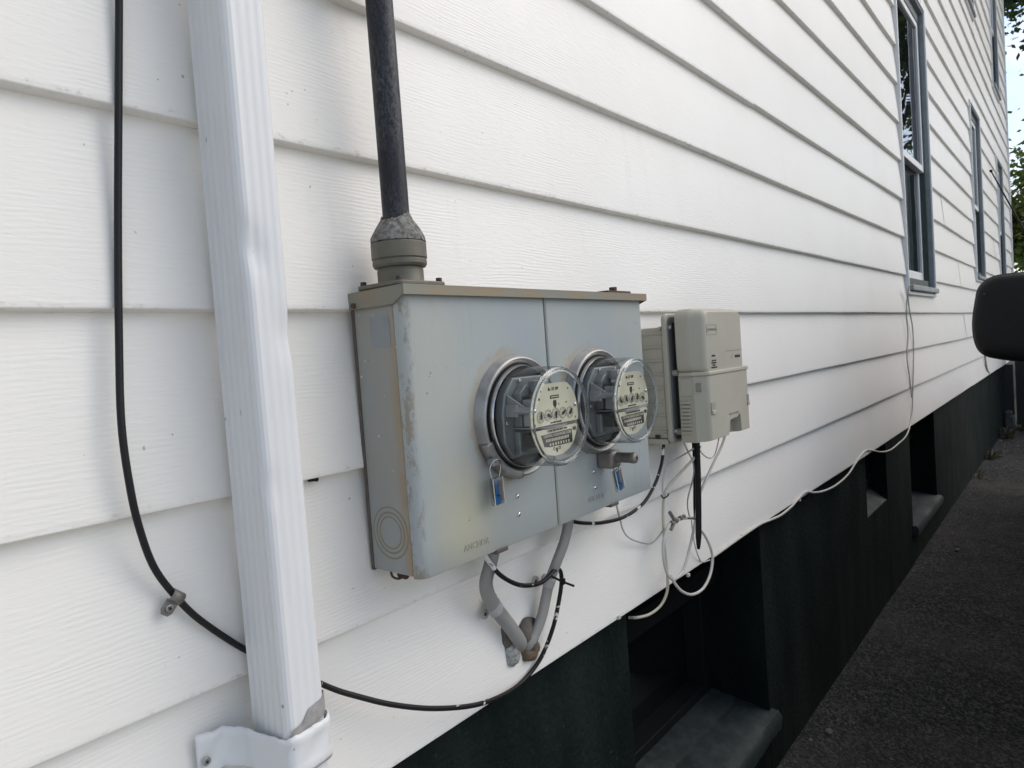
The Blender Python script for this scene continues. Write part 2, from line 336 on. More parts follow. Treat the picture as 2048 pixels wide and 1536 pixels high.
def m_leaf(name, a, b):
    m = Mat(name, a, .5, spec=.35); g = m.n('NewGeometry'); f = m.ramp(g.outputs['Random Per Island'], 0., 1.); c = m.mix(f, a, b); m.color(c)
    t = m.n('BsdfTranslucent'); m.l(c, t.inputs['Color']); ms = m.n('MixShader', _0=.35); m.l(m.b.outputs[0], ms.inputs[1]); m.l(t.outputs[0], ms.inputs[2]); m.l(ms.outputs[0], m.out.inputs['Surface']); return m
LEAF = m_leaf('leaf_green', (.085, .14, .025), (.18, .22, .04)); LEAFD = m_leaf('leaf_dark_green', (.035, .065, .02), (.075, .11, .03)); WEED = m_leaf('weed_leaf', (.045, .045, .02), (.10, .085, .045))
FENCE = m_simple('dark_stained_board', (.012, .013, .013), .7, c2=(.02, .02, .019), scale=9., streak=(1, 1, .2), bump=.4)
ROOFM = m_simple('asphalt_shingle', (.06, .058, .056), .9, scale=14., bump=.6)
STONE = m_simple('grey_stone', (.13, .125, .12), .85, c2=(.08, .078, .075), scale=25., bump=.5)

# ---------------------------------------------------------------- ground
g = MB(); g.add([(-150, -150, -.004), (160, -150, -.004), (160, 150, -.004), (-150, 150, -.004)], [(0, 1, 2, 3)]); gr = g.build('ground', EARTH); gr['kind'] = 'structure'
def drive():
    m = MB(); xs = [-7 + i*.5 for i in range(36)]; ys = [.06, -.1, -.3, -.6, -1.2, -2., -3.4]; vs = []
    for x in xs:
        for y in ys: vs.append((x, y, rng.uniform(-.003, .003) + (.006 if y > -.05 else 0)))
    n = len(ys); m.add(vs, [(i*n+j, (i+1)*n+j, (i+1)*n+j+1, i*n+j+1) for i in range(len(xs)-1) for j in range(n-1)])
    o = m.build('driveway', ASPHALT, smooth=80); o.location.z = .004; o['kind'] = 'structure'
drive()
g = MB(); g.box(-9, 1.0, -14, -.12, -.05, .012); g.box(.9, 15, -14, -3.42, -.05, .012); ap = g.build('bounce_apron', CONCRETE); ap['kind'] = 'structure'  # unseen pale paving, added to bounce light up under the siding laps
def pebbles():
    m = MB(); r = random.Random(4)
    for i in range(1100):
        x = r.uniform(1.6, 11); y = .03 - abs(r.gauss(0, .12)) if r.random() < .8 else r.uniform(-.6, .0); s = r.uniform(.002, .0065) * (1 + .08*x)
        if r.random() < .02: s *= 2.3
        a = r.uniform(0, 6.28); q = []
        for k in range(5): q.append((x + s*math.cos(a+k*1.257)*r.uniform(.6, 1.3), y + s*math.sin(a+k*1.257)*r.uniform(.6, 1.1), .006))
        m.add(q + [(x + r.uniform(-.3, .3)*s, y, .006 + s*r.uniform(.5, .9))], [(k, (k+1) % 5, 5) for k in range(5)])
    tag(m.build('gravel', STONE), 'loose grit and small pebbles scattered along the foundation', 'gravel', kind='stuff')
pebbles()
def stone(u, s, lab):
    b = bmesh.new(); bmesh.ops.create_icosphere(b, subdivisions=2, radius=1.); r = random.Random(int(s*1e4))
    for v in b.verts: v.co *= r.uniform(.82, 1.12)
    bmesh.ops.scale(b, verts=b.verts, vec=(s, s*.75, s*.5)); me = bpy.data.meshes.new('stone'); b.to_mesh(me); b.free(); me.materials.append(STONE.m)
    o = bpy.data.objects.new('stone', me); col.objects.link(o); o.location = (u[0], u[1], .008 + s*.3); tag(o, lab, 'stone', 'stones on the asphalt by the foundation')
stone((2.33, -.045, 0), .016, 'palest loose stone on the asphalt nearest the basement window sill')
stone((2.25, -.01, 0), .009, 'small loose stone against the foundation left of the palest stone')
stone((4.65, -.13, 0), .018, 'single pale stone on the asphalt below the far basement window')

# ---------------------------------------------------------------- house
house = thing('house', 'white clapboard sided house with tall windows above a dark green stucco foundation', 'house')
X0, X1, E, LIP = -3.4, 11.80, .2032, .0165
WIN = [(4.29, 5.17, Z0+.115, Z0+1.885), (7.49, 8.22, Z0+.30, Z0+1.87), (9.93, 10.66, Z0+.30, Z0+1.80), (7.42, 8.10, Z0+2.78, Z0+4.35), (9.86, 10.64, Z0+2.60, Z0+4.25)]
def siding_piece(x0, x1, z0, z1, zlip, proud):
    """one clapboard course between x0 and x1; z0..z1 may be cut by a window"""
    rr = random.Random(int(x0*977 + zlip*7919)); m = MB(); n = max(1, int((x1-x0)/.22)); rows = []
    prof = []
    def face(z): return LIP*(z-zlip)/E
    if z0 <= zlip + 1e-4: prof += [(LIP+.003, zlip-.0036), (.0012, zlip-.0011), (.0003, zlip-.0002), (.0000, zlip+.0010), (.0001, zlip+.0060)]
    else: prof += [(face(z0)+.002, z0)]
    zt = min(z1, zlip+E+.008); prof += [(face(z)+(.0016*math.sin((z-zlip)/E*math.pi) * -1), z) for z in (max(z0, zlip)+(zt-max(z0, zlip))*k/4 for k in range(1 if z0 <= zlip+1e-4 else 1, 5))]
    ph = rr.uniform(0, 6)
    for i in range(n+1):
        x = x0 + (x1-x0)*i/n
        dz = .0007*math.sin(x*2.1+ph) + .0004*math.sin(x*7.3+ph*2); dy = .0007*math.sin(x*3.3+ph*1.7) + .0004*math.sin(x*9.1+ph)
        wob = .0018*math.sin(x*1.3+ph)*(1 if zlip > Z0+.5 else .35)
        for (y, z) in prof: rows.append((x, y - proud + dy, z + dz + (wob if z <= zlip+.004 else 0)))
    k = len(prof); m.add(rows, [(i*k+j, (i+1)*k+j, (i+1)*k+j+1, i*k+j+1) for i in range(n) for j in range(k-1)])
    return m.build('siding_panel', SIDING, house, smooth=22)
rs = random.Random(3); kk = -3
while Z0 + kk*E < 6.25:
    zl = Z0 + kk*E; top = zl + E
    segs = [(X0, X1-.02, zl, top)]
    for (a, b, c, d) in WIN:
        a2, b2, c2, d2 = a-.016, b+.016, c-.016, d+.016; new = []
        for (sa, sb, s0, s1) in segs:
            if a2 > sa and b2 < sb and c2 < s1 and d2 > s0:
                new += [(sa, a2, s0, s1), (b2, sb, s0, s1)]
                if c2 > s0: new.append((a2, b2, s0, c2))
                if d2 < s1: new.append((a2, b2, d2, s1))
            else: new.append((sa, sb, s0, s1))
        segs = new
    cut = -2.3 + (kk*1.37 % 3.1) + rs.uniform(-.3, .3); cuts = [cut + 3.66*i for i in range(5)]
    cuts = [c for c in cuts if not (.42 < c < 1.75)]
    for (sa, sb, s0, s1) in segs:
        pts = [sa] + [c for c in cuts if sa+.35 < c < sb-.35 and (s1-s0) > E*.9] + [sb]
        for i in range(len(pts)-1):
            siding_piece(pts[i] - (.03 if i else 0), pts[i+1], s0, s1, zl, .0011 if i % 2 else 0.)
    kk += 1
TOP = Z0 + kk*E
# solid body behind the siding (openings left for the windows), far walls, roof
xs = sorted(set([X0, X1-.03] + [v for wv in WIN for v in wv[:2]])); core = MB()
for i in range(len(xs)-1):
    a, b = xs[i], xs[i+1]; zz = [.79]
    for wv in sorted([q for q in WIN if q[0] < (a+b)/2 < q[1]], key=lambda q: q[2]): zz += [wv[2], wv[3]]
    zz.append(TOP+.1)
    for k in range(0, len(zz), 2): core.box(a, b, .032, .15, zz[k], zz[k+1])
core.build('wall_sheathing', DARK, house)
b = MB(); b.box(X0, X0+.2, .15, 7.2, 0, TOP); b.box(X1-.23, X1-.03, .15, 7.2, .79, TOP); b.box(X0+.2, X1-.23, 7., 7.2, 0, TOP); b.build('far_wall', TRIM, house)
b = MB(); b.box(X0+.2, X1-.23, .151, 7., .60, .66); b.box(X0+.2, X1-.23, .151, 7., Z0+2.15, Z0+2.35); b.build('floor_slab', DARK, house)
b = MB(); b.prism([(-.35, TOP+.08), (-.35, TOP+.2), (3.6, TOP+2.7), (7.55, TOP+.2), (7.55, TOP+.08)], X0-.3, X1+.3)
b.v = [(y, x, z) for (x, y, z) in b.v]; b.build('roof', ROOFM, house)
b = MB(); b.box(X1-.055, X1+.006, -.012, .05, .765, TOP); b.build('corner_trim', TRIM, house, bevel=.003)
def window(a, b, c, d, meet):
    wn_ = MB()   # white channel around the opening
    t = .018
    for q in ((a-t, a, c-t, d+t), (b, b+t, c-t, d+t), (a, b, d, d+t), (a, b, c-t, c)): wn_.box(q[0], q[1], -.010, .03, q[2], q[3])
    win = wn_.build('window', TRIM, house, bevel=.002)
    m = MB(); f = .012
    m.box(a, a+f, -.004, .040, c, d); m.box(b-f, b, -.004, .040, c, d); m.box(a+f, b-f, -.002, .040, d-f, d); m.build('casing', GREYCASE, win, bevel=.0015)
    m = MB(); m.box(a+f, b-f, -.028, .05, c+.004, c+.034); m.build('sill', GREYCASE, win, bevel=.004)
    m = MB(); e = .022; m.box(a+f, a+f+e, .022, .13, c+.034, d-f); m.box(b-f-e, b-f, .022, .13, c+.034, d-f); m.box(a+f+e, b-f-e, .022, .13, d-f-.06, d-f); m.box(a+f+e, b-f-e, .024, .13, c+.034, c+.085); m.build('frame', GREENFRAME, win, bevel=.002)
    for (z0, z1, y, h) in ((meet-.02, d-f-.06, .026, .04), (c+.085, meet+.02, .051, .055)):
        s = MB(); x0, x1 = a+f+e, b-f-e; s.box(x0, x0+.035, y, y+.024, z0, z1); s.box(x1-.035, x1, y, y+.024, z0, z1); s.box(x0+.035, x1-.035, y, y+.024, z1-.035, z1); s.box(x0+.035, x1-.035, y, y+.024, z0, z0+h); s.build('sash', SASH, win, bevel=.003)
        p = MB(); xs_ = [x0+.03 + (x1-x0-.06)*i/8 for i in range(9)]; zs_ = [z0+.03 + (z1-z0-.06)*i/14 for i in range(15)]; r = random.Random(int(z0*100+a*10))
        amp = .0009
        p.add([(x, y+.012 + r.uniform(-amp, amp), z) for x in xs_ for z in zs_], [(i*15+j, (i+1)*15+j, (i+1)*15+j+1, i*15+j+1) for i in range(8) for j in range(14)]); p.build('pane', PANE, win, smooth=180)
for (a, b, c, d), mt in zip(WIN, (Z0+.905, Z0+1.0, Z0+.98, Z0+3.5, Z0+3.4)): window(a, b, c, d, mt)
# foundation with three basement openings
FY = .03; FX1 = 10.05
OPEN = [(1.235, 2.015, .205), (3.31, 3.72, .545), (4.31, 5.13, .225)]
fd = MB(); x = X0
for (a, b_, s) in OPEN + [(FX1, FX1, 0)]:
    n = max(1, int((a-x)/.35)); r = random.Random(int(a*100))
    for i in range(n): fd.box(x + (a-x)*i/n, x + (a-x)*(i+1)/n, FY, .34, -.1, .808)
    if b_ > a: fd.box(a, b_, FY+.001, .34, -.1, s-.055)
    x = b_
found = fd.build('foundation', STUCCO, house)
bm = bmesh.new(); bm.from_mesh(found.data); bmesh.ops.remove_doubles(bm, verts=bm.verts, dist=.0004); bm.to_mesh(found.data); bm.free()
for (a, b_, s), dep in zip(OPEN, (.27, .16, .27)):
    m = MB(); pr = .028 if dep > .2 else 0.; ex = .02 if dep > .2 else 0.
    if dep > .2:
        n = 10; vs = []
        for i in range(n+1):
            xx = a-ex + (b_-a+2*ex)*i/n; ew = rng.uniform(-.003, .003)
            for (yy, zz) in ((FY-pr+ew, s-.055), (FY-pr-.004+ew, s-.02), (FY-pr+.006, s-.004), (FY+.01, s+.0), (FY+.09, s+.012), (FY+.096, s+.0105), (FY+.102, s+.014), (FY+dep, s+.035), (FY+dep, s-.055)): vs.append((xx, yy, zz + rng.uniform(-.0015, .0015)))
        m.add(vs, [(i*9+j, (i+1)*9+j, (i+1)*9+(j+1) % 9, i*9+(j+1) % 9) for i in range(n) for j in range(9)] + [tuple(range(9)), tuple(n*9+j for j in range(8, -1, -1))])
        sl = m.build('basement_sill', SILLM, house, smooth=50)
    else:
        m.add([(a, FY+.003, s-.06), (b_, FY+.003, s-.06), (b_, FY+dep, s+.045), (a, FY+dep, s+.045), (a, FY+.003, s-.056), (b_, FY+.003, s-.056), (b_, FY+dep, s+.05), (a, FY+dep, s+.05)], [(0,3,2,1),(4,5,6,7),(0,1,5,4),(1,2,6,5),(2,3,7,6),(3,0,4,7)])
        sl = m.build('basement_sill', MORTAR, house)
    fm = MB(); f = .045; yb = FY+dep-.09
    fm.box(a, a+f, yb, yb+.09, s, .80); fm.box(b_-f, b_, yb, yb+.09, s, .80); fm.box(a+f, b_-f, yb, yb+.09, .74, .80); fm.box(a+f, b_-f, yb, yb+.09, s, s+.05)
    bw = fm.build('basement_window', BASEFRAME, house, bevel=.003)
    pm = MB(); pm.box(a+f, b_-f, yb+.06, yb+.066, s+.05, .74); pm.build('pane', PANE, bw)
    pm = MB(); pm.box(a-.01, b_+.01, FY+dep+.002, FY+dep+.03, s-.1, .82); pm.build('backing', DARK, bw)
m = MB(); m.box(FX1+.02, X1-.05, .30, .36, -.05, .80); m.box(FX1+.02, X1-.05, .04, .30, .78, .80); m.build('porch_recess', DARK, house)

# ---------------------------------------------------------------- meter enclosure
BX0, BX1, BZ0, BZ1, SEAM, YF = .565, 1.147, Z0-.3395, Z0+.012, .8512, -.097
box = thing('meter_enclosure', 'grey steel two-gang electric meter enclosure with rust stains on the white siding', 'meter box')
m = MB(); m.box(BX0, BX1, -.0792, -.001, BZ0, BZ1); m.build('enclosure_body', SIDE, box, bevel=.002)
m = MB(); m.box(BX0+.004, BX1-.004, -.090, -.0785, BZ0+.002, BZ1-.002); m.build('cover_gap_shade', METERDARK, box)  # inner body coloured dark, painting the shade in the gaps round the covers
m = MB(); m.box(BX0-.0016, BX0+.004, -.0045, .0005, BZ0-.001, BZ1); m.build('back_flange', LATCHM, box)
def cover(x0, x1, left_round):
    r = .014; pts = []
    if left_round:
        pts += [(x0-.0012, -.0812)] + [(x0-.0012+r - r*math.cos(R(a)), YF + r - r*math.sin(R(a))) for a in (0, 18, 36, 54, 72, 90)]
    else: pts += [(x0, -.0812), (x0, YF+.002), (x0+.002, YF)]
    pts += [(x1-.002, YF), (x1, YF+.002), (x1, -.0812)]
    m = MB(); zs = [BZ0-.0015, BZ0+.0005] + [BZ0 + (BZ1-BZ0)*k/8 for k in range(1, 8)] + [BZ1-.001]
    n = len(pts); vs = [(px, py + (.0012 if zi == 0 else 0), z) for zi, z in enumerate(zs) for px, py in pts]
    m.add(vs, [(k*n+i, k*n+(i+1) % n, (k+1)*n+(i+1) % n, (k+1)*n+i) for k in range(len(zs)-1) for i in range(n)] + [tuple(range(n-1, -1, -1)), tuple((len(zs)-1)*n+i for i in range(n))])
    return m.build('cover', COVER, box, smooth=35)
c1 = cover(BX0, SEAM-.0019, True); c2 = cover(SEAM+.0019, BX1, False)
c1['label'] = 'left cover, yellow stained, with rust halo round the meter'; c2['label'] = 'right cover, narrower stains'
# hood with mitred skirt
HX0, HX1, HY, HZ = .5605, 1.157, -.106, Z0+.0215
m = MB(); m.add([(HX0, 0, HZ-.001), (HX0, HY, HZ), (HX1, HY, HZ), (HX1, 0, HZ-.001), (HX0, 0, HZ-.0035), (HX0, HY, HZ-.0025), (HX1, HY, HZ-.0025), (HX1, 0, HZ-.0035)], [(0,1,2,3),(7,6,5,4),(0,4,5,1),(1,5,6,2),(2,6,7,3),(3,7,4,0)])
hood = m.build('rain_hood', HOOD, box)
m = MB(); m.box(HX0, HX1, HY, HY+.0016, HZ-.0125, HZ-.0024); m.build('hood_lip', HOOD, hood)
m = MB(); m.add([(HX0, 0, HZ-.002), (HX0, HY+.001, HZ-.002), (HX0, HY+.001, HZ-.012), (HX0, -.085, HZ-.0225), (HX0, 0, HZ-.0225)], [(0,1,2,3,4)]); o = m.build('hood_skirt', HOOD, hood); sm = o.modifiers.new('s', 'SOLIDIFY'); sm.thickness = .0016; sm.offset = 0
m = MB(); m.add([(HX1, 0, HZ-.002), (HX1, HY+.001, HZ-.002), (HX1, HY+.001, HZ-.012), (HX1, -.085, HZ-.02), (HX1, 0, HZ-.02)], [(0,1,2,3,4)])
o = m.build('hood_skirt', HOOD, hood); sm = o.modifiers.new('s', 'SOLIDIFY'); sm.thickness = .0016; sm.offset = 0
m = MB(); m.cyl((HX0-.004, -.012, HZ-.018), .0035, .006, 'x', 12); m.build('screw', RUSTB, box)
# concentric knockouts pressed into the side
for i, (r, w_) in enumerate(((.0330, .0011), (.0262, .0013), (.0205, .0010))):
    m = MB(); m.lathe([(r-w_, 0), (r-w_*.4, -.0008), (r+w_*.4, -.0008), (r+w_, 0)], (BX0+.0001, -.042, BZ0+.052), 'x', 48); m.build('knockout_ring', HOOD, box, smooth=60)
m = MB(); m.prism(rrect(-.071, -.034, Z0-.052, Z0-.012, .005), 0, .0004); m.v = [(BX0-.0005+y*.5, x, z) for (x, y, z) in m.v]; m.build('sticker_ghost', m_simple('faded_sticker', (.255, .275, .285), .5, var=.06, scale=40.), box)
# rivets, lettering, latches, hanging wire end
for (x, z) in ((.7545, Z0-.2747), (.755, Z0-.3010), (.9557, Z0-.2751), (.9557, Z0-.3018)):
    m = MB(); m.lathe([(.0036, 0), (.0034, -.0012), (.0024, -.0024), (.0008, -.0029), (1e-5, -.003)], (x, YF, z), 'y', 16); m.build('rivet', CHROME, box, smooth=80)
EMBC = m_simple('embossed_rusty_lettering', (.30, .27, .19), .6, c2=(.33, .33, .30), scale=120.); EMBC2 = m_simple('embossed_lettering', (.30, .33, .34), .5, scale=120.)
text('embossed_lettering', 'ANCHOR', .6385, YF-.0002, Z0-.3215, .0125, EMBC, box, extrude=.0005, squeeze=.93)
text('embossed_lettering', 'ANCHOR', .9330, YF-.0002, Z0-.3190, .0125, EMBC2, box, extrude=.0005, squeeze=.93)
for x in (.712, 1.012):
    m = MB(); m.box(x-.013, x+.013, YF-.002, YF+.02, BZ0-.0055, BZ0-.002); m.box(x-.012, x+.012, YF-.003, YF-.0012, BZ0-.0045, BZ0+.0005); m.build('latch', LATCHM, box, bevel=.0008)
m = MB(); m.tube(spline([(.570, -.03, BZ0), (.571, -.032, BZ0-.008), (.578, -.036, BZ0-.012), (.588, -.04, BZ0-.008), (.596, -.04, BZ0-.004)], 5), .0016, 8); m.cyl((.584, -.044, BZ0-.008), .0055, .012, 'y', 12); m.build('drain_fitting', RUSTB, box, smooth=50)
m = MB(); m.box(1.04, 1.12, -.095, -.05, HZ+.0005, HZ+.0052); m.build('rusty_plate', RUSTB, box, bevel=.001)
m = MB(); m.cyl((1.075, -.085, HZ+.0052), .007, .007, 'z', 8); m.build('bolt', RUSTB, box)

# hub and mast pipe
HC = (.604, -.055)
hub = thing('conduit_hub', 'olive grey bolted conduit hub on top of the meter enclosure', 'conduit fitting')
def rot_sq(h, r, a):
    return [(HC[0] + x*math.cos(a) - z*math.sin(a), HC[1] + x*math.sin(a) + z*math.cos(a)) for x, z in rrect(-h, h, -h, h, r)]
m = MB(); m.prism_z(rot_sq(.042, .010, 0), HZ+.0004, HZ+.0062); m.build('flange', HUBM, hub, bevel=.0015)
m = MB(); m.lathe([(.0308, .005), (.0295, .008), (.0295, .0235), (.0287, .024), (.0287, .0255), (.0328, .027), (.0346, .030), (.0346, .035), (.0337, .0365), (.0342, .037), (.0353, .038), (.0353, .0565), (.034, .0585), (.016, .0585)], (*HC, HZ), 'z', 48); m.build('collar', HUBM, hub, smooth=28)
for sx in (-1, 1):
    for sy in (-1, 1):
        m = MB(); m.cyl((HC[0]+sx*.034, HC[1]+sy*.034, HZ+.006), .0042, .0055, 'z', 6); m.build('bolt', RUSTB, hub, bevel=.0006)
def seal_cone():
    m = MB(); r = random.Random(8); n = 36; prof = [(.0351, .0588), (.0348, .064), (.031, .072), (.0262, .080), (.021, .0865), (.0188, .0895)]; vs = []
    for k, (rad, h) in enumerate(prof):
        for i in range(n):
            a = 2*math.pi*i/n; j = 1 + r.uniform(-.018, .018); hh = h
            if k == len(prof)-1: hh += .005*math.sin(a*2+4.2) + (.003 if i % 7 == 0 else 0) - (.007 if i in (19, 20) else 0)
            vs.append((HC[0]+rad*j*math.cos(a), HC[1]+rad*j*math.sin(a), HZ+hh))
    for i in range(n): a = 2*math.pi*i/n; vs.append((HC[0]+.0165*math.cos(a), HC[1]+.0165*math.sin(a), HZ+.086))
    m.add(vs, [(k*n+i, k*n+(i+1) % n, (k+1)*n+(i+1) % n, (k+1)*n+i) for k in range(len(prof)) for i in range(n)])
    tag(m.build('duct_seal', PUTTYC, smooth=60), 'cracked grey putty cone sealing the black mast pipe into its fitting', 'sealant')
seal_cone()
mast = thing('mast_pipe', 'worn black conduit mast rising up the siding from the meter enclosure', 'pipe')
m = MB(); m.tube([(HC[0]-.002*k, HC[1]-.0005*k, HZ+.05+.55*k) for k in range(10)], .0172, 36); m.build('pipe', PIPE, mast, smooth=50)
m = MB(); zc = Z0+.405
m.lathe([(.0174, 0), (.0198, 0), (.0198, .03), (.0174, .03)], (HC[0]-.001, HC[1], zc), 'z', 32); m.box(HC[0]+.014, HC[0]+.030, HC[1]+.012, HC[1]+.02, zc+.002, zc+.028); m.box(HC[0]-.030, HC[0]-.014, HC[1]+.012, .0, zc+.002, zc+.028)
m.build('pipe_clamp', BLACK, mast, smooth=40)

# ---------------------------------------------------------------- electric meters
def meter(cx, cz, label, pointers, lock):
    t = thing('electric_meter', label, 'electric meter', group='round glass meters on the enclosure'); y0 = YF - .0004
    m = MB(); m.lathe([(.0740, -.006), (.0745, -.0095), (.0765, -.0120), (.0800, -.0150), (.0822, -.0160), (.0840, -.0152), (.0851, -.0135), (.0872, -.0015), (.0879, -.0002), (.082, .0)], (cx, y0, cz), 'y', 72)
    ring = m.build('sealing_ring', GALV, t, smooth=38)
    m = MB(); m.lathe([(.076, -.007), (.0735, -.010), (.0735, -.0145), (.0700, -.0160), (.0700, -.010), (.06, -.008), (1e-5, -.008)], (cx, y0, cz), 'y', 64); m.build('base_plate', METERDARK, t, smooth=35)
    m = MB(); m.lathe([(.0722, -.012), (.0722, -.0185), (.0712, -.0200), (.0700, -.0185), (.0700, -.014)], (cx, y0, cz), 'y', 64); m.build('gasket_rim', CHROME, t, smooth=40)
    # glass: cylinder, rounded shoulder with a thick bead, shallow dome
    m = MB(); m.lathe([(.0700, -.010), (.0697, -.030), (.0690, -.055), (.0685, -.0735), (.0677, -.0775), (.0655, -.0812), (.0622, -.0838), (.0595, -.0842), (.055, -.0838), (.040, -.0858), (.020, -.0870), (1e-5, -.0874)], (cx, y0, cz), 'y', 80)
    gl = m.build('glass_cover', METERGLASS, t, smooth=70)
    m = MB(); prof = []
    for k in range(13):
        a = 2*math.pi*k/12; prof.append((.0645 + .0031*math.cos(a), -.0798 + .0031*math.sin(a)))
    m.lathe(prof, (cx, y0, cz), 'y', 80); m.build('glass_bead', BEADGLASS, gl, smooth=90)
    # casting behind the face
    fr = MB()
    fr.prism([(cx+x, cz+z) for x, z in ((-.040, -.055), (.040, -.055), (.056, -.030), (.056, .028), (.036, .056), (-.030, .056), (-.050, .034), (-.056, .010), (-.056, -.030))], y0-.024, y0-.009)
    frame = fr.build('casting', METERGREY, t, bevel=.002)
    m = MB(); m.prism([(cx+x, cz+z) for x, z in ((-.034, -.012), (-.004, -.012), (-.004, .034), (-.020, .046), (-.034, .034))], y0-.038, y0-.0245); m.prism([(cx+x, cz+z) for x, z in ((-.036, -.050), (.030, -.050), (.030, -.018), (-.036, -.018))], y0-.034, y0-.0245); m.build('casting_block', METERGREY, frame, bevel=.0015)
    m = MB()
    for s in (-1, 1):   # ribbed arms that carry the faceplate
        m.prism([(cx+s*.047-.004, cz+.004), (cx+s*.047+.004, cz+.004), (cx+s*.047+.004, cz+.020), (cx+s*.047-.004, cz+.020)], y0-.045, y0-.0245)
        m.lathe([(.0052, -.040), (.0044, -.068)], (cx+s*.047, y0, cz+.012), 'y', 14)
        m.add([(cx+s*.047, y0-.062, cz+.013), (cx+s*.047, y0-.0245, cz+.034), (cx+s*.047, y0-.0245, cz+.013), (cx+s*.044, y0-.062, cz+.013), (cx+s*.044, y0-.0245, cz+.034), (cx+s*.044, y0-.0245, cz+.013)], [(0,1,2),(3,5,4),(0,3,4,1),(1,4,5,2),(2,5,3,0)])
    m.build('support_arm', METERLIGHT, frame, bevel=.0008)
    m = MB(); m.box(cx-.030, cx+.012, y0-.060, y0-.0385, cz-.006, cz+.030); m.build('register_block', METERDARK, frame, bevel=.001)
    m = MB(); m.box(cx-.040, cx-.032, y0-.062, y0-.046, cz-.010, cz+.026); m.box(cx-.012, cx+.01, y0-.055, y0-.035, cz+.035, cz+.050); m.build('terminal_block', METERLIGHT, frame, bevel=.0008)
    m = MB(); m.lathe([(1e-5, 0), (.040, 0), (.040, .0012), (1e-5, .0012)], (cx, y0-.040, cz-.0135), 'z', 48); m.build('rotor_disc', GALV, frame, smooth=30)
    m = MB(); m.box(cx-.030, cx-.004, y0-.055, y0-.034, cz-.040, cz-.022); m.cyl((cx-.02, y0-.06, cz-.030), .006, .02, 'y', 14); m.build('damping_magnet', METERDARK, frame, bevel=.001)
    for (sx, sz) in ((-.051, -.004), (-.018, .051), (.03, .05), (-.024, -.045)):
        m = MB(); m.cyl((cx+sx, y0-.0275, cz+sz), .003, .005, 'y', 12); m.build('screw', CHROME, frame, bevel=.0005)
    # cream faceplate in two halves
    yp = y0-.0705
    up = [(-.0535, -.0105), (.0535, -.0105), (.0545, -.003), (.0535, .012), (.049, .026), (.041, .0375), (.033, .0435), (.026, .0455), (-.020, .0455), (-.028, .050), (-.036, .0435), (-.044, .034), (-.0505, .021), (-.0545, .005)]
    m = MB(); m.prism([(cx+x, cz+z) for x, z in up], yp, yp+.0009); fp = m.build('faceplate', FACE, t)
    lo = [(-.0465, -.0155), (.0465, -.0155), (.050, -.0175), (.047, -.028), (.039, -.040), (.028, -.048), (.012, -.0535), (-.008, -.0535), (-.024, -.050), (-.037, -.042), (-.046, -.031), (-.0505, -.0195)]
    m = MB(); m.prism([(cx+x, cz+z) for x, z in lo], yp, yp+.0009); npl = m.build('nameplate', FACE, t)
    for s in (-1, 1):
        m = MB(); m.lathe([(.0031, 0), (.0028, -.0016), (.0012, -.0026), (1e-5, -.0028)], (cx+s*.047, yp, cz+.012), 'y', 14); m.build('screw', CHROME, fp, smooth=80)
    for i, ang in enumerate(pointers):
        dx, dz = -.034 + i*.017, .0000 + .0008*(2-abs(i-2))
        m = MB(); m.lathe([(.0075, -.0002), (.0075, -.0006), (.0080, -.0006), (.0080, -.0002)], (cx+dx, yp, cz+dz+.002), 'y', 28)
        for k in range(10):
            a = k*math.pi/5; px, pz = cx+dx+.0060*math.sin(a), cz+dz+.002+.0060*math.cos(a); m.box(px-.0005, px+.0005, yp-.0005, yp-.0002, pz-.0007, pz+.0007)
        d = m.build('dial', INKG, fp)
        m = MB(); ca, sa = math.cos(ang), math.sin(ang); pts = [(-.0012, -.0034), (.0012, -.0034), (.0021, .0005), (.0005, .0066), (-.0005, .0066), (-.0021, .0005)]
        m.prism([(cx+dx + px*ca + pz*sa, cz+dz+.002 - px*sa + pz*ca) for px, pz in pts], yp-.0022, yp-.0014); m.build('pointer', INK, d)
    text('lettering', 'Rr 27 7/9', cx-.002, yp-.0003, cz+.0375, .0062, INK, fp, 'CENTER')
    text('lettering', 'KILOWATTHOURS', cx, yp-.0003, cz-.0080, .0030, INK, fp, 'CENTER')
    m = MB(); m.box(cx-.010, cx+.010, yp-.0004, yp, cz+.0245, cz+.0290); lp = m.build('maker_plate', INK, fp)
    m = MB(); m.box(cx-.0085, cx+.0085, yp-.0006, yp-.0003, cz+.0262, cz+.0274); m.build('maker_lettering', CREAMINK, lp)
    m = MB(); m.prism([(cx+x, cz+z) for x, z in ((0, .0110), (.0036, .0150), (.0040, .0195), (.0022, .0222), (-.0022, .0222), (-.0040, .0195), (-.0036, .0150))], yp-.0004, yp); m.build('maker_shield', INK, fp)
    for (dx, dz, s_) in ((.009, .016, .0009), (.027, .017, .0011), (-.035, .026, .0016), (.033, .036, .0012), (-.03, .036, .001), (.047, -.006, .0012), (-.047, -.0075, .0012)):
        m = MB(); m.box(cx+dx-s_, cx+dx+s_, yp-.0003, yp, cz+dz-s_, cz+dz+s_); m.build('print_mark', INK, fp)
    text('lettering', 'CL200 240V 3W 60HZ TA30', cx+.002, yp-.0003, cz-.0188, .0037, INK, npl, 'CENTER')
    m = MB(); m.prism([(cx+x, cz+z) for x, z in ((-.036, -.0225), (.036, -.0215), (.036, -.0405), (-.018, -.0405), (-.030, -.0385))], yp-.0003, yp); bd = m.build('print_band', INK, npl)
    text('lettering', 'CENTRAL HUDSON', cx-.031, yp-.0005, cz-.0252, .0052, CREAMINK, bd, squeeze=.92); text('lettering', 'G&E CORP', cx+.0105, yp-.0005, cz-.0252, .0052, CREAMINK, bd, squeeze=.92)
    m = MB()
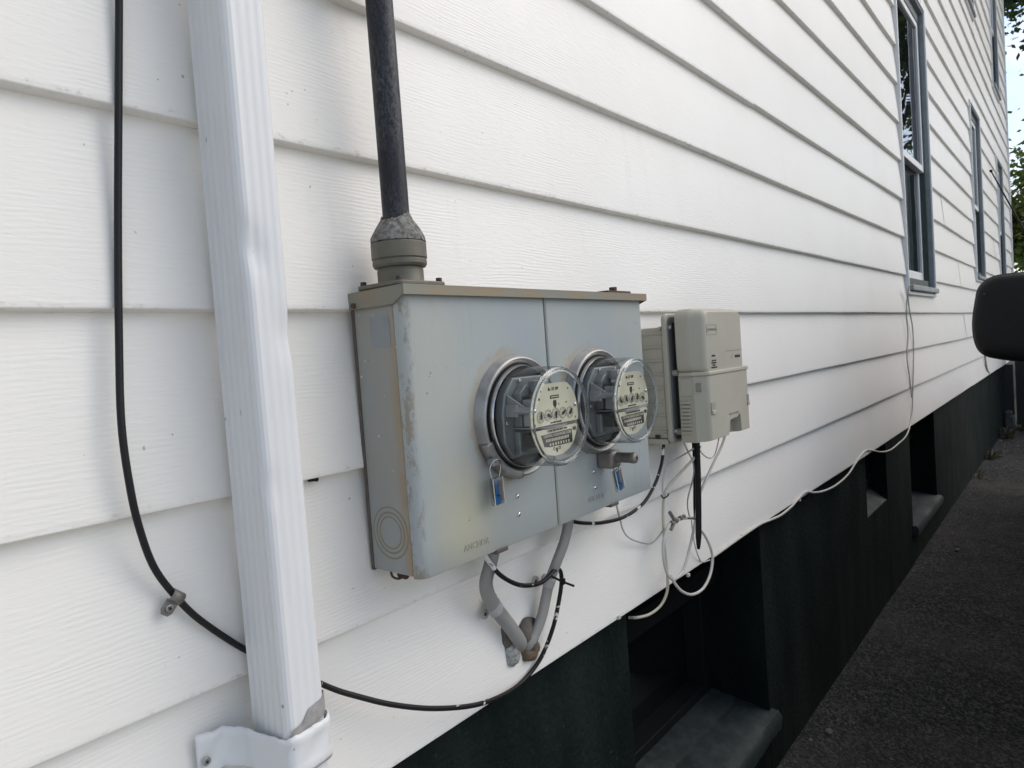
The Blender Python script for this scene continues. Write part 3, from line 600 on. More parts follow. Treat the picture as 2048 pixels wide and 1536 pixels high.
    for k in range(16): m.box(cx-.026+k*.0034, cx-.0242+k*.0034, yp-.0005, yp-.0002, cz-.0330, cz-.0292)
    for k in range(8): m.box(cx-.018+k*.0062, cx-.0152+k*.0062, yp-.0005, yp-.0002, cz-.0392, cz-.0355)
    m.build('serial_print', CREAMINK, bd)
    m = MB(); m.box(cx+.0385, cx+.0465, yp-.0003, yp, cz-.0245, cz-.0195); m.build('print_mark', INK, npl)
    m = MB()
    for dx in (-.0065, .0065): m.lathe([(.0016, -.0001), (.0016, -.0004), (.0024, -.0004), (.0024, -.0001)], (cx+dx-.002, yp, cz-.0438), 'y', 16)
    m.prism([(cx-.002+x, cz+z) for x, z in ((0, -.0500), (.0022, -.0470), (.0022, -.0432), (-.0022, -.0432), (-.0022, -.0470))], yp-.0004, yp); m.build('print_mark', INK, npl)
    if lock:
        m = MB(); m.box(cx-.006, cx+.026, y0-.030, y0-.0005, cz-.113, cz-.084); m.build('lock_bracket', GALVD, t, bevel=.005, seg=3)
        m = MB(); m.lathe([(1e-5, -.062), (.003, -.062), (.003, -.066), (.0055, -.066), (.0085, -.064), (.0092, -.061), (.0092, -.056), (.0086, -.055), (.0086, -.028), (1e-5, -.028)], (cx+.013, y0, cz-.0955), 'y', 28); m.build('barrel_lock', GALVD, t, smooth=35)
    else:
        a = R(207); m = MB(); m.lathe([(.0888, .0), (.0892, -.010), (.0872, -.0155), (.080, -.017), (.0765, -.0155)], (cx, y0, cz), 'y', 30, R(200), R(262)); o = m.build('ring_clasp', GALV, t, smooth=40); sm = o.modifiers.new('s', 'SOLIDIFY'); sm.thickness = .0012
        m = MB(); q = R(214); m.box(cx+.0885*math.cos(q)-.004, cx+.0885*math.cos(q)+.008, y0-.019, y0-.008, cz+.0885*math.sin(q)-.010, cz+.0885*math.sin(q)+.001); m.build('clasp_tab', GALV, t, bevel=.001)
    return t
meter(.764, Z0-.1605, 'left glass domed electric meter with cream dial face and clasp ring', (R(2), R(120), R(185), R(55), R(35)), False)
meter(.9715, Z0-.159, 'right glass domed electric meter with brown barrel lock below it', (R(-35), R(-20), R(200), R(8), R(125)), True)
def seal(cx, cy, cz, tilt, label, hook, arms):
    t = thing('meter_seal', label, 'security seal', group='plastic meter seals'); rot = Matrix.Translation((cx, cy, cz)) @ Matrix.Rotation(tilt, 4, 'Y')
    def put(m, name, mat, par=None, **k):
        m.v = [tuple(rot @ Vector(v)) for v in m.v]; return m.build(name, mat, par or t, **k)
    m = MB(); m.box(-.0105, .0105, -.0035, .0035, -.037, 0); sh = put(m, 'clear_shell', PLASTICCLEAR, bevel=.001)
    m = MB(); m.box(-.0105, -.0092, -.0042, -.0034, -.0372, 0); m.box(.0092, .0105, -.0042, -.0034, -.0372, 0); put(m, 'shell_edge', CABLEW)
    m = MB(); m.prism([(.0075*math.cos(R(a)), -.0295+.0072*math.sin(R(a))) for a in range(0, 360, 20)], -.0022, .0015); put(m, 'blue_bulb', BLUE, bevel=.0008)
    m = MB(); m.box(-.0045, .0022, -.0022, .001, -.026, -.002); put(m, 'blue_stem', BLUE, bevel=.0006)
    m = MB(); m.box(-.0085, -.005, -.001, .0015, -.028, -.002); m.box(.0026, .0045, -.001, .0015, -.024, -.003); put(m, 'insert', SEALGREY)
    m = MB()
    for k in range(8): m.box(.0052, .0086, -.0024, -.0018, -.033+k*.0038, -.0308+k*.0038)
    put(m, 'serial_digits', ORANGE)
    m = MB(); m.tube(spline(hook, 6), .00085, 8); m.build('wire_loop', arms, t, smooth=60)
    return t
a = (0.6889, -0.1095, 1.1648)
seal(.6930, -.1130, a[2]-.0005, R(-3), 'clear tag with blue bulb wired to the left meter ring', [(.6865, -.113, a[2]-.004), (.683, -.113, a[2]+.012), (.687, -.1165, a[2]+.022), (.6955, -.119, a[2]+.0235), (.7025, -.1155, a[2]+.014), (.7000, -.113, a[2]-.004)], CHROME)
b = (0.9874, -0.1180, 1.1221)
seal(b[0], -.1215, b[2]+.002, R(-14), 'clear tag with blue bulb hanging from the barrel lock of the right meter', [(b[0]-.007, -.1215, b[2]-.001), (b[0]-.012, -.124, b[2]+.013), (b[0]-.006, -.128, b[2]+.022), (b[0]+.006, -.129, b[2]+.021), (b[0]+.008, -.123, b[2]+.010), (b[0]+.006, -.1215, b[2]-.001)], GALVD)

# ---------------------------------------------------------------- downspout
spout = thing('downspout', 'white fluted aluminium downspout with dents in front of the siding', 'downspout')
def spout_body():
    x0, x1, y0, y1, ch = .374, .4215, -.0115, -.0845, .0085
    path = []
    def flute(a, b, n, nx, ny):
        pts = []; k = n*4
        for i in range(k+1):
            t = i/k; d = .0011*(.5-.5*math.cos(2*math.pi*n*t)); pts.append((a[0]+(b[0]-a[0])*t - nx*d, a[1]+(b[1]-a[1])*t - ny*d))
        return pts
    path += [(x0+.004, y0)]; path += flute((x0, y0-.004), (x0, y1+ch), 5, -1, 0)
    path += [(x0+ch*.22, y1+ch*.45), (x0+ch*.55, y1+ch*.14)]; path += flute((x0+ch, y1), (x1-ch, y1), 3, 0, -.6)
    path += [(x1-ch*.45, y1+ch*.14), (x1-ch*.14, y1+ch*.45)]; path += flute((x1, y1+ch), (x1, y0-.004), 4, 1, 0); path += [(x1-.004, y0)]
    n = len(path); m = MB(); zs = [.12 + .0125*i for i in range(184)] + [2.6, 3.4, 4.6, 5.9]; vs = []
    dents = [(.379, -.078, Z0+.062, .017, .0058), (.388, -.085, Z0+.045, .012, .0036), (.414, -.08, Z0-.035, .02, .0045), (.38, -.08, Z0-.19, .012, .003), (.376, -.03, Z0-.36, .03, .002)]
    for z in zs:
        for (px, py) in path:
            qx, qy = px + .0010*math.sin(z*3.1), py + .0008*math.sin(z*4.3+1)
            for (dx, dy, dz, rad, dep) in dents:
                d2 = ((px-dx)**2 + (py-dy)**2)/(.014**2) + (z-dz)**2/rad**2
                if d2 < 9: k = .85*dep*math.exp(-d2); qx += k*.2*(1 if px < .396 else -1); qy += k
            vs.append((qx, qy, z))
    m.add(vs, [(k*n+i, k*n+(i+1) % n, (k+1)*n+(i+1) % n, (k+1)*n+i) for k in range(len(zs)-1) for i in range(n)])
    return m.build('tube', SPOUT, spout, smooth=24)
spout_body()
def spout_strap():
    za = Z0-.448   # crumpled wrap-round strap
    outline = [(.318, .001), (.336, -.003), (.348, -.006), (.358, -.020), (.3665, -.050), (.3705, -.078), (.378, -.0885), (.398, -.0895), (.4185, -.088), (.4265, -.078), (.4275, -.040), (.4255, -.006)]
    P = spline([(x, y, 0) for x, y in outline], 5); m = MB(); vs = []; n = 9
    for i, q in enumerate(P):
        t = i/(len(P)-1); dip = -.005*math.exp(-((t-.40)/.14)**2) + .003*math.exp(-((t-.85)/.12)**2) + .0008*math.sin(i*.9) + .0005*math.sin(i*2.3)
        for k in range(n):
            u = k/(n-1); off = (-.0022 if k in (1, 7) else -.0008 if k in (2, 6) else 0)
            vs.append((q.x, q.y + off + .0009*math.sin(i*.8+k), za + dip*(1-.5*u) - u*.046))
    m.add(vs, [(i*n+k, (i+1)*n+k, (i+1)*n+k+1, i*n+k+1) for i in range(len(P)-1) for k in range(n-1)])
    o = m.build('strap', SPOUT, spout, smooth=60); sm = o.modifiers.new('s', 'SOLIDIFY'); sm.thickness = .0012
    c = (0.3253, -0.0010, 0.9241)
    m = MB(); m.lathe([(.0046, 0), (.0046, -.0018), (.0038, -.0026), (.0012, -.0026), (.0008, -.0016), (1e-5, -.0016)], (c[0], -.0045, c[2]), 'y', 20); sr = m.build('screw', STEELSCREW, o, smooth=40)
    m = MB(); m.box(c[0]-.0013, c[0]+.0013, -.0076, -.0060, c[2]-.0013, c[2]+.0013); m.build('drive_recess', METERDARK, sr)
    m = MB(); pts = [(.3775, -.0880, za+.004), (.3905, -.0862, za+.006), (.4005, -.0862, za+.018), (.4165, -.0856, za+.022), (.4240, -.0795, za+.026), (.4257, -.065, za+.024)]
    vs = []
    for (x, y, z) in pts: vs += [(x, y-.0006, z), (x, y-.0006, z-.020)]
    m.add(vs, [(2*i, 2*i+2, 2*i+3, 2*i+1) for i in range(len(pts)-1)]); o2 = m.build('bare_patch', TORN, spout); sm = o2.modifiers.new('s', 'SOLIDIFY'); sm.thickness = .0006
spout_strap()

# ---------------------------------------------------------------- telecom box
NB = thing('telecom_box', 'beige plastic telephone network box on the siding right of the meter enclosure', 'utility box')
nx0, nx1, nzt, nzb = 1.326, 1.545, Z0-.010, Z0-.286
seam = (1.4326, -0.1340, 1.2595)[2]
m = MB(); m.box(nx0, nx1-.01, -.046, .004, nzb+.012, nzt-.028); hs = m.build('back_housing', NID, NB, bevel=.003)
for k in range(8):
    z = nzb+.032 + k*.0288; m = MB(); m.box(nx0-.0035, nx0+.002, -.046, .002, z, z+.0035); m.build('side_rib', NID, hs, bevel=.0008)
m = MB(); m.box(nx0-.004, nx1-.01, -.046, .002, nzb, nzb+.0115); m.build('bottom_ledge', NID, hs, bevel=.0015)
m = MB(); m.box(nx0-.0046, nx0-.0036, -.030, -.018, nzb+.013, nzb+.0205); m.build('cable_slot', METERDARK, hs)
m = MB(); m.prism(rrect(nx0-.004, nx1, nzb+.002, nzt, .014), -.057, -.046); fl = m.build('flange', NID, NB, bevel=.003)
m = MB(); m.prism(rrect(nx0+.006, nx1-.008, nzb+.010, nzt-.008, .010), -.0605, -.0572); m.build('gasket_face', NIDIN, NB)
m = MB(); m.box(nx0+.020, nx1-.03, -.080, -.0602, nzb+.02, nzt-.02); m.build('inner_tray', METERDARK, NB)
for z in (nzt-.030, nzb+.028):
    m = MB(); m.lathe([(.0038, -.046), (.0038, -.040), (1e-5, -.0385)], (nx0-.002, 0, z), 'y', 14); m.lathe([(.0045, -.057), (.0045, -.0635), (.003, -.065), (1e-5, -.065)], (nx0+.007, 0, z), 'y', 14); m.build('hinge_screw', STEELSCREW, NB, smooth=40)
m = MB(); m.lathe([(.007, -.0602), (.0065, -.072), (1e-5, -.073)], (nx0+.013, 0, (nzt+nzb)/2+.012), 'y', 18); m.lathe([(.007, -.0602), (.0065, -.072), (1e-5, -.073)], (nx0+.015, 0, nzb+.026), 'y', 18); m.build('stand_off', NIDD, NB, smooth=40)
def shell(name, pts_fn, ys):
    """stack of outlines at successive depths: (y, inset)"""
    m = MB(); n = None; vs = []
    for y, ins in ys:
        p = pts_fn(ins); n = len(p); vs += [(x, y, z) for x, z in p]
    m.add(vs, [(k*n+i, k*n+(i+1) % n, (k+1)*n+(i+1) % n, (k+1)*n+i) for k in range(len(ys)-1) for i in range(n)] + [tuple(range(n)), tuple((len(ys)-1)*n+i for i in range(n-1, -1, -1))])
    return m.build(name, NID, NB, smooth=32)
def up_out(i): return rrect(nx0+.004+i*1.0, 1.542-i*.55, seam-.001, Z0-.004-i*.55, max(.004, .022-i*.5))
up = shell('upper_cover', up_out, [(-.074, .0), (-.100, .0), (-.106, .0030), (-.108, .0045), (-.125, .0085), (-.131, .0125), (-.134, .0185)])
def lo_out(i):
    x0, x1 = nx0+.006+i*1.0, 1.556-i*.45; z0, z1 = nzb+.004+i*.3, seam-.004
    na, nb_ = 1.434, 1.498
    return [(x0, z0), (na-.004, z0), (na, z0+.010), (na+.004, z0+.027), (na+.010, z0+.031), (nb_-.016, z0+.033), (nb_-.006, z0+.040), (nb_, z0+.036), (nb_+.004, z0), (x1, z0), (x1, z1), (x0, z1)]
lo = shell('lower_cover', lo_out, [(-.074, .0), (-.108, .0), (-.112, .0035), (-.129, .0085), (-.1345, .0125), (-.1365, .0170)])
m = MB(); m.box(1.42, 1.515, -.118, -.080, nzb+.008, nzb+.055); m.build('notch_back', NIDD, lo)
m = MB(); m.prism_z([(nx0+.002, -.076), (1.5535, -.076), (1.5535, -.1385), (nx0+.0195, -.1385), (nx0+.0115, -.1315), (nx0+.006, -.110), (nx0+.002, -.106)], seam-.0035, seam+.0045); m.build('seam_lip', NID, up, bevel=.0015)
m = MB(); m.box(nx0+.0052, nx0+.0072, -.108, -.078, seam-.050, seam-.0455); m.box(nx0+.0045, nx0+.0075, -.104, -.0785, seam-.0445, seam-.008); m.build('side_latch', NID, lo, bevel=.0006)
m = MB(); m.box(nx0+.0085, nx0+.0115, -.1215, -.1100, seam-.036, seam-.018); m.build('latch_slot_shade', NIDD, lo)  # darker plate on the surface, painted shade of a small recess
m = MB(); m.box(nx0+.0070, nx0+.0100, -.1205, -.1115, seam-.0335, seam-.0215); m.build('latch_tongue', EMB, lo)
for k in range(9):
    z = seam-.058-k*.0078; m = MB(); m.box(nx0+.0015, nx0+.008, -.098, -.0775, z-.0022, z+.0022); m.build('vent_rib', NID, lo, bevel=.0009)
for (a_, b_) in ((1.3465, 1.3665), (1.5405, 1.5525)):
    m = MB(); m.box(a_, b_, -.1372, -.1362, seam-.083, seam-.060); m.build('clip_recess_shade', NIDD, lo); m = MB(); m.box(a_+.002, b_-.001, -.1392, -.1366, seam-.0845, seam-.0765); m.build('clip_ledge', NID, lo, bevel=.0008)  # recess shade painted as a darker inset, not cut into the cover
yy = -.1343
m = MB()
for q in ((1.349, 1.398, seam+.0995, seam+.1005), (1.349, 1.398, seam+.0795, seam+.0802), (1.349, 1.3497, seam+.080, seam+.100), (1.3973, 1.398, seam+.080, seam+.100)): m.box(q[0], q[1], yy-.0004, yy, q[2], q[3])
m.build('logo_border', EMB, up); text('logo_lettering', 'MOTOROLA', 1.3625, yy-.0002, seam+.090, .0068, EMB, up)
m = MB(); m.lathe([(.0036, 0), (.0036, -.0004), (.0044, -.0004), (.0044, 0)], (1.356, yy, seam+.090), 'y', 20); m.build('logo_emblem', EMB, up)
text('logo_lettering', 'verizon', 1.490, yy-.0002, seam+.030, .0125, INK, up, 'LEFT', squeeze=.78); text('logo_lettering', 'verizon', 1.367, yy-.0002, seam+.036, .0075, INK, up, 'LEFT', squeeze=.8)
m = MB(); m.box(1.438, 1.533, yy-.0004, yy, seam+.0425, seam+.0435); m.prism([(1.468, seam+.030), (1.4715, seam+.026), (1.4835, seam+.0385), (1.4715, seam+.028)], yy-.0004, yy); m.build('logo_rule', EMB, up)
for k, s_ in enumerate(('CALL 1-800', 'FOR SERVICE', 'REPAIR', 'VERIZON.COM')): text('printed_notice', s_, 1.377, yy-.0002, seam+.0255-k*.0048, .0043, INK, up, 'CENTER')
text('moulded_notice', 'SLIDE UP TO OPEN', 1.462, -.1367, seam-.094, .0062, EMB, lo, 'CENTER'); text('moulded_notice', 'TEL   VID', 1.465, -.1367, seam-.105, .0052, EMB, lo, 'CENTER')
m = MB(); m.box(1.4525, 1.4533, -.1370, -.1365, seam-.131, seam-.110); m.box(1.4785, 1.4793, -.1370, -.1365, seam-.131, seam-.110); m.build('moulded_lines', EMB, lo)

# ---------------------------------------------------------------- cables on the wall
def cable(name, pts, r, mat, label, cat='cable', per=8, flat=None, seg=10):
    m = MB(); m.tube(spline(pts, per), r, seg, flat); return tag(m.build(name, mat, smooth=60), label, cat)
P1 = [(0.3164, -0.0040, 1.7838), (0.3093, -0.0040, 1.7038), (0.3000, -0.0040, 1.6044), (0.2885, -0.0040, 1.4814), (0.2783, -0.0070, 1.3690), (0.2706, -0.0140, 1.2871), (0.2729, -0.0150, 1.2212), (0.2799, -0.0120, 1.1775), (0.2910, -0.0080, 1.1399), (0.3098, -0.0045, 1.1058), (0.3324, -0.0045, 1.0730), (0.3759, -0.0055, 1.0261)]
P2 = [(0.4734, -0.0100, 0.9437), (0.5154, -0.0180, 0.9138), (0.5628, -0.0260, 0.8846), (0.6277, -0.0300, 0.8519), (0.7077, -0.0280, 0.8206), (0.7833, -0.0180, 0.8009), (0.8454, -0.0080, 0.7955), (0.8913, -0.0100, 0.8157), (0.9196, -0.0180, 0.8587), (0.9331, -0.0260, 0.9077), (0.9369, -0.0300, 0.9376), (0.9304, -0.0330, 0.9564), (0.9126, -0.0360, 0.9629), (0.8842, -0.0400, 0.9584), (0.8533, -0.0440, 0.9585), (0.8050, -0.0480, 0.9723), (0.7615, -0.0500, 0.9996), (0.7354, -0.0500, 1.0296), (0.7255, -0.0500, 1.0486)]
o = cable('coax_cable', P1 + [(.402, -.0050, Z0-.3935)] + P2, .0036, CABLE, 'long black coax cable running down the siding, behind the downspout and up under the meters')
def clip(at, ang, label):
    t = thing('cable_clip', label, 'cable clip'); rot = Matrix.Translation(at) @ Matrix.Rotation(ang, 4, 'Y') @ Matrix.Scale(1.25, 4)
    def put(m, n, mat, par, **k): m.v = [tuple(rot @ Vector(v)) for v in m.v]; return m.build(n, mat, par, **k)
    m = MB(); m.prism([(-.0055, -.007), (-.003, -.0105), (.003, -.0105), (.0055, -.007), (.0055, .002), (-.0055, .002)], -.0042, -.0028); c_ = put(m, 'clip_plate', GALVD, t, bevel=.0007)
    m = MB(); vs = []
    for k in range(9):
        a = R(180*k/8); y, z = -.0045-.0050*math.sin(a), .0058-.0050*math.cos(a)
        vs += [(-.0055, y, z), (.0055, y, z)]
    m.add(vs, [(2*k, 2*k+1, 2*k+3, 2*k+2) for k in range(8)]); o = put(m, 'clip_loop', GALVD, t, smooth=60); sm = o.modifiers.new('s', 'SOLIDIFY'); sm.thickness = .001
    m = MB(); m.lathe([(.0034, -.0042), (.0030, -.0058), (1e-5, -.0062)], (0, 0, -.004), 'y', 16); s_ = put(m, 'screw', STEELSCREW, c_, smooth=40)
    m = MB(); m.box(-.0018, .0018, -.0066, -.0058, -.0045, -.0035); m.box(-.0005, .0005, -.0066, -.0058, -.0058, -.0022); put(m, 'drive_cross', METERDARK, s_)
q = (0.3067, 0.0000, 1.0941)
q = (0.3098, -0.0045, 1.1058)
clip((q[0]-.0073*math.sin(R(40)), -.0005, q[2]-.0073*math.cos(R(40))), R(40), 'small grey screwed clip holding the black coax on the siding left of the downspout')
cable('coax_drop', [(1.3371, -0.0300, 1.1216), (1.3272, -0.0310, 1.0962), (1.3109, -0.0330, 1.0701), (1.2745, -0.0360, 1.0389), (1.2150, -0.0400, 1.0121), (1.1342, -0.0440, 1.0036), (1.0531, -0.0460, 1.0113), (0.9878, -0.0460, 1.0258), (0.9382, -0.0450, 1.0425)], .0034, CABLE, 'thin black cable curving from the telecom box to beneath the meter enclosure')
cable('drop_cable', [(1.4375, -0.0580, 1.1193), (1.4313, -0.0600, 1.0867), (1.4273, -0.0600, 1.0202), (1.4236, -0.0580, 0.9422), (1.4218, -0.0560, 0.8974), (1.4219, -0.0540, 0.8655)], [.0068]*33 + [.0066, .0062, .0058, .0054, .0050, .0046, .0042, .0030], BLACK, 'thick black cut-off cable hanging straight down below the telecom box', per=8)
cable('thin_black_cable', [(1.4452, -0.0450, 1.1010), (1.4436, -0.0460, 1.0673), (1.4478, -0.0420, 1.0152), (1.4528, -0.0360, 0.9565), (1.4552, -0.0340, 0.9039)], .0030, BLACK, 'thin black lead hanging just left of the thick cut-off cable')
# two service cables leave through putty
SE1 = [(0.7558, -0.0450, 1.0511), (0.7542, -0.0430, 1.0362), (0.7496, -0.0380, 1.0142), (0.7482, -0.0300, 0.9907), (0.7601, -0.0220, 0.9650), (0.7816, -0.0140, 0.9386), (0.8028, -0.0120, 0.9127), (0.8223, -0.0120, 0.8864), (0.8422, -0.0080, 0.8602), (0.8673, 0.0100, 0.8367)]
SE2 = [(0.9467, -0.0480, 1.0512), (0.9444, -0.0460, 1.0326), (0.9351, -0.0420, 1.0045), (0.9182, -0.0360, 0.9741), (0.9135, -0.0220, 0.9408), (0.9067, -0.0160, 0.9102), (0.8951, -0.0140, 0.8837), (0.8797, -0.0100, 0.8602), (0.8669, -0.0060, 0.8454), (0.8747, 0.0100, 0.8304)]
def seu(pts, r, lab, at_i, lug):
    t = thing('service_cable', lab, 'cable', group='grey service cables below the meters'); m = MB(); S = spline(pts, 8); m.tube(S, r, 16, flat=.72); m.build('jacket', SEU, t, smooth=60)
    c = S[at_i]; d = (S[at_i+1]-S[at_i-1]).normalized(); nrm = Vector((d.z, 0, -d.x)).normalized()
    m = MB(); m.tube([c - d*.008, c - d*.0075, c + d*.0075, c + d*.008], [r*1.02, r*1.12, r*1.12, r*1.02], 16, flat=.78); st = m.build('strap', STRAP, t, smooth=40)
    for sgn in (1, -1):
        e = c + nrm*(r*.95+.003)*sgn; m = MB(); m.lathe([(.0025, -.0018), (.0078, -.0018), (.0078, -.0002), (.0025, -.0002)], (e.x, -.0005, e.z), 'y', 18)
        a = c + nrm*r*.8*sgn; m.add([a + d*.006, a - d*.006, e - d*.006, e + d*.006] , [(0, 1, 2, 3)]); lg = m.build('strap_lug', STRAP, st); sm = lg.modifiers.new('s', 'SOLIDIFY'); sm.thickness = .0012; sm.offset = 0
        m = MB(); m.lathe([(.0030, -.0018), (.0024, -.0030), (1e-5, -.0032)], (e.x, -.0005, e.z), 'y', 12); m.build('screw', STEELSCREW if sgn < 0 else METERDARK, lg)
seu(SE1, .0118, 'kinked left grey service cable strapped to the siding under the enclosure', 40, 1)
seu(SE2, .0106, 'straighter right grey service cable dropping from the enclosure seam', 32, 1)
def blob(c, s, seed, mat, name, parent):
    b = bmesh.new(); bmesh.ops.create_icosphere(b, subdivisions=3, radius=1.); r = random.Random(seed); ph = [r.uniform(0, 6) for _ in range(6)]
    for v in b.verts:
        p = v.co.copy(); k = 1 + .10*math.sin(p.x*3.1+ph[0])*math.sin(p.z*2.7+ph[1]) + .09*math.sin(p.x*6.3+ph[2])*math.sin(p.z*5.9+ph[3]) + .05*math.sin(p.y*8+ph[4])
        v.co = Vector((p.x*s[0], p.y*s[1], p.z*s[2]))*k
    me = bpy.data.meshes.new(name); b.to_mesh(me); b.free(); me.materials.append(mat.m); me.polygons.foreach_set('use_smooth', [True]*len(me.polygons))
    o = bpy.data.objects.new(name, me); col.objects.link(o); o.location = c; o.parent = parent; return o
pt = thing('duct_seal_plug', 'brown and grey putty plug where the two service cables enter the wall', 'sealant')
c = (0.8741, 0.0040, 0.8559); blob(c, (.026, .018, .034), 3, PUTTYD, 'putty_lump', pt)
c = (0.8319, 0.0040, 0.8440); blob(c, (.019, .013, .024), 6, PUTTY, 'grey_putty_lump', pt)
c = (0.8241, 0.0040, 0.8775); blob(c, (.013, .011, .024), 15, PUTTYD, 'putty_smear', pt)
c = (0.8756, 0.0020, 0.8319); blob(c, (.024, .015, .018), 9, PUTTYB, 'tan_foam_lump', pt)
c = (0.8637, 0.0060, 0.8253); blob(c, (.012, .010, .010), 12, CABLEW, 'caulk_bead', pt)
# zip tie at the right service cable
tz = thing('zip_tie', 'black zip tie with a cut tail holding the coax to the right service cable', 'zip tie')
za, zb = (0.8927, -0.0380, 0.9606), (0.9582, -0.0400, 0.9223)
m = MB(); m.tube([za, ((za[0]+zb[0])/2-.004, -.043, (za[2]+zb[2])/2), zb], .0022, 6, flat=.5); m.build('band', BLACK, tz)
c = (0.9233, -0.0430, 0.9412); m = MB(); m.box(c[0]-.004, c[0]+.004, c[1]-.003, c[1]+.004, c[2]-.005, c[2]+.005); m.build('head', BLACK, tz, bevel=.001)
# light coloured wires
cable('white_cable', [(1.4585, -0.0550, 1.0903), (1.4326, -0.0550, 1.0728), (1.3886, -0.0520, 1.0555), (1.3454, -0.0460, 1.0378), (1.3157, -0.0400, 1.0206), (1.3100, -0.0360, 1.0043), (1.3134, -0.0300, 0.9753), (1.3139, -0.0280, 0.9319), (1.3159, -0.0280, 0.8774), (1.3224, -0.0260, 0.8263), (1.3199, -0.0240, 0.7951), (1.2973, -0.0200, 0.7734), (1.2624, -0.0120, 0.7643), (1.2311, 0.0000, 0.7653), (1.2305, 0.0200, 0.7617)], .0030, CABLEY, 'yellowed cable dropping from the telecom box and tucking under the siding edge')
cable('white_cable', [(1.4537, -0.0300, 0.9258), (1.3957, -0.0340, 0.9384), (1.3531, -0.0360, 0.9430), (1.3208, -0.0380, 0.9421), (1.2979, -0.0380, 0.9241), (1.2873, -0.0380, 0.8950), (1.2896, -0.0400, 0.8564), (1.3053, -0.0420, 0.8328), (1.3260, -0.0440, 0.8259), (1.3555, -0.0440, 0.8313), (1.3830, -0.0440, 0.8523), (1.4105, -0.0440, 0.8876), (1.4407, -0.0420, 0.9254), (1.4596, -0.0420, 0.9670), (1.4897, -0.0450, 0.9982), (1.5354, -0.0480, 1.0348), (1.5735, -0.0550, 1.0707), (1.5890, -0.0600, 1.0963)], .0031, CABLEW, 'white cable looped in a narrow oval below the telecom box')
cable('white_cable', [(1.4367, -0.0420, 0.9149), (1.4500, -0.0460, 0.9030), (1.4698, -0.0480, 0.8845), (1.4911, -0.0500, 0.8525), (1.4962, -0.0520, 0.8220), (1.4734, -0.0540, 0.7914), (1.4328, -0.0540, 0.7726), (1.3788, -0.0540, 0.7761), (1.3426, -0.0500, 0.7923), (1.3204, -0.0460, 0.8138), (1.3059, -0.0420, 0.8370)], .0031, CABLEW, 'white cable hanging in a wide round loop across the siding edge')
cable('grey_wire', [(1.0314, -0.0900, 1.0608), (1.0655, -0.0700, 1.0383), (1.1398, -0.0300, 0.9922), (1.1731, -0.0140, 0.9647), (1.2038, -0.0060, 0.9420), (1.2438, -0.0040, 0.9223), (1.2975, -0.0040, 0.9041), (1.3258, -0.0100, 0.9139), (1.3279, -0.0220, 0.9322)], .0017, CABLEG, 'thin bare ground wire dropping from the right latch of the enclosure')
cable('grey_wire', [(1.4409, -0.0560, 1.0929), (1.4042, -0.0500, 1.0849), (1.3586, -0.0420, 1.0754), (1.3281, -0.0380, 1.0674), (1.3131, -0.0360, 1.0454), (1.3072, -0.0350, 1.0198), (1.3075, -0.0360, 1.0027)], .0019, CABLEG, 'thin grey wire bending left from the box to the cable tie')
cable('grey_wire', [(1.3674, -0.0600, 1.1138), (1.3945, -0.0560, 1.0888), (1.4223, -0.0520, 1.0632), (1.4356, -0.0480, 1.0405), (1.4469, -0.0360, 1.0093), (1.4502, -0.0240, 0.9791), (1.4541, -0.0180, 0.9523), (1.4568, -0.0200, 0.9264)], .0017, CABLEG, 'thin grey wire running straight down behind the black lead')
cable('grey_wire', [(1.4457, -0.0560, 1.0899), (1.4714, -0.0540, 1.0711), (1.5094, -0.0520, 1.0557), (1.5377, -0.0520, 1.0559), (1.5482, -0.0560, 1.0745), (1.5535, -0.0600, 1.0964)], .0015, CABLEG, 'short grey wire sagging between two cables under the telecom box')
cable('grey_wire', [(1.4662, -0.0200, 0.9173), (1.4776, -0.0160, 0.8789), (1.4992, -0.0100, 0.8430), (1.5230, -0.0060, 0.8108), (1.5535, 0.0000, 0.7916), (1.5834, -0.0060, 0.7891)], .0015, CABLEG, 'thin wire dropping to a staple at the siding edge')
sp = thing('coax_splitter', 'small grey coax splitter block tied among the loops below the telecom box', 'splitter')
for k, ((u, r)) in enumerate((((1.3310, -0.0400, 0.9442), .0050), ((1.3540, -0.0380, 0.9440), .0058), ((1.3798, -0.0360, 0.9434), .0050), ((1.3987, -0.0340, 0.9422), .0042))):
    m = MB(); m.lathe([(1e-5, -.004), (r, -.004), (r*1.1, 0), (r, .004), (1e-5, .004)], u, 'x', 10); m.build('connector', GALVD, sp, smooth=30)
s0, s1, s2 = (1.3266, -0.0380, 0.9688), (1.3414, -0.0420, 0.9463), (1.3207, -0.0420, 0.9318)
m = MB(); m.tube([s0, s1], .0040, 8); m.tube([s1, s2], .0036, 8); m.build('terminal', GALVD, sp)
cable('tie_wrap', [(1.2899, -0.0400, 1.0130), (1.2943, -0.0430, 1.0060), (1.3221, -0.0380, 1.0042), (1.3348, -0.0340, 1.0056)], .0016, BLACK, 'small black tie round the yellowed cable and grey wire', 'zip tie')
cable('tie_wrap', [(1.4162, -0.0360, 0.9350), (1.4242, -0.0440, 0.9317), (1.4166, -0.0620, 0.9363), (1.4355, -0.0580, 0.9338)], .0014, BLACK, 'black tie binding the white cables to the thick black cable', 'zip tie')
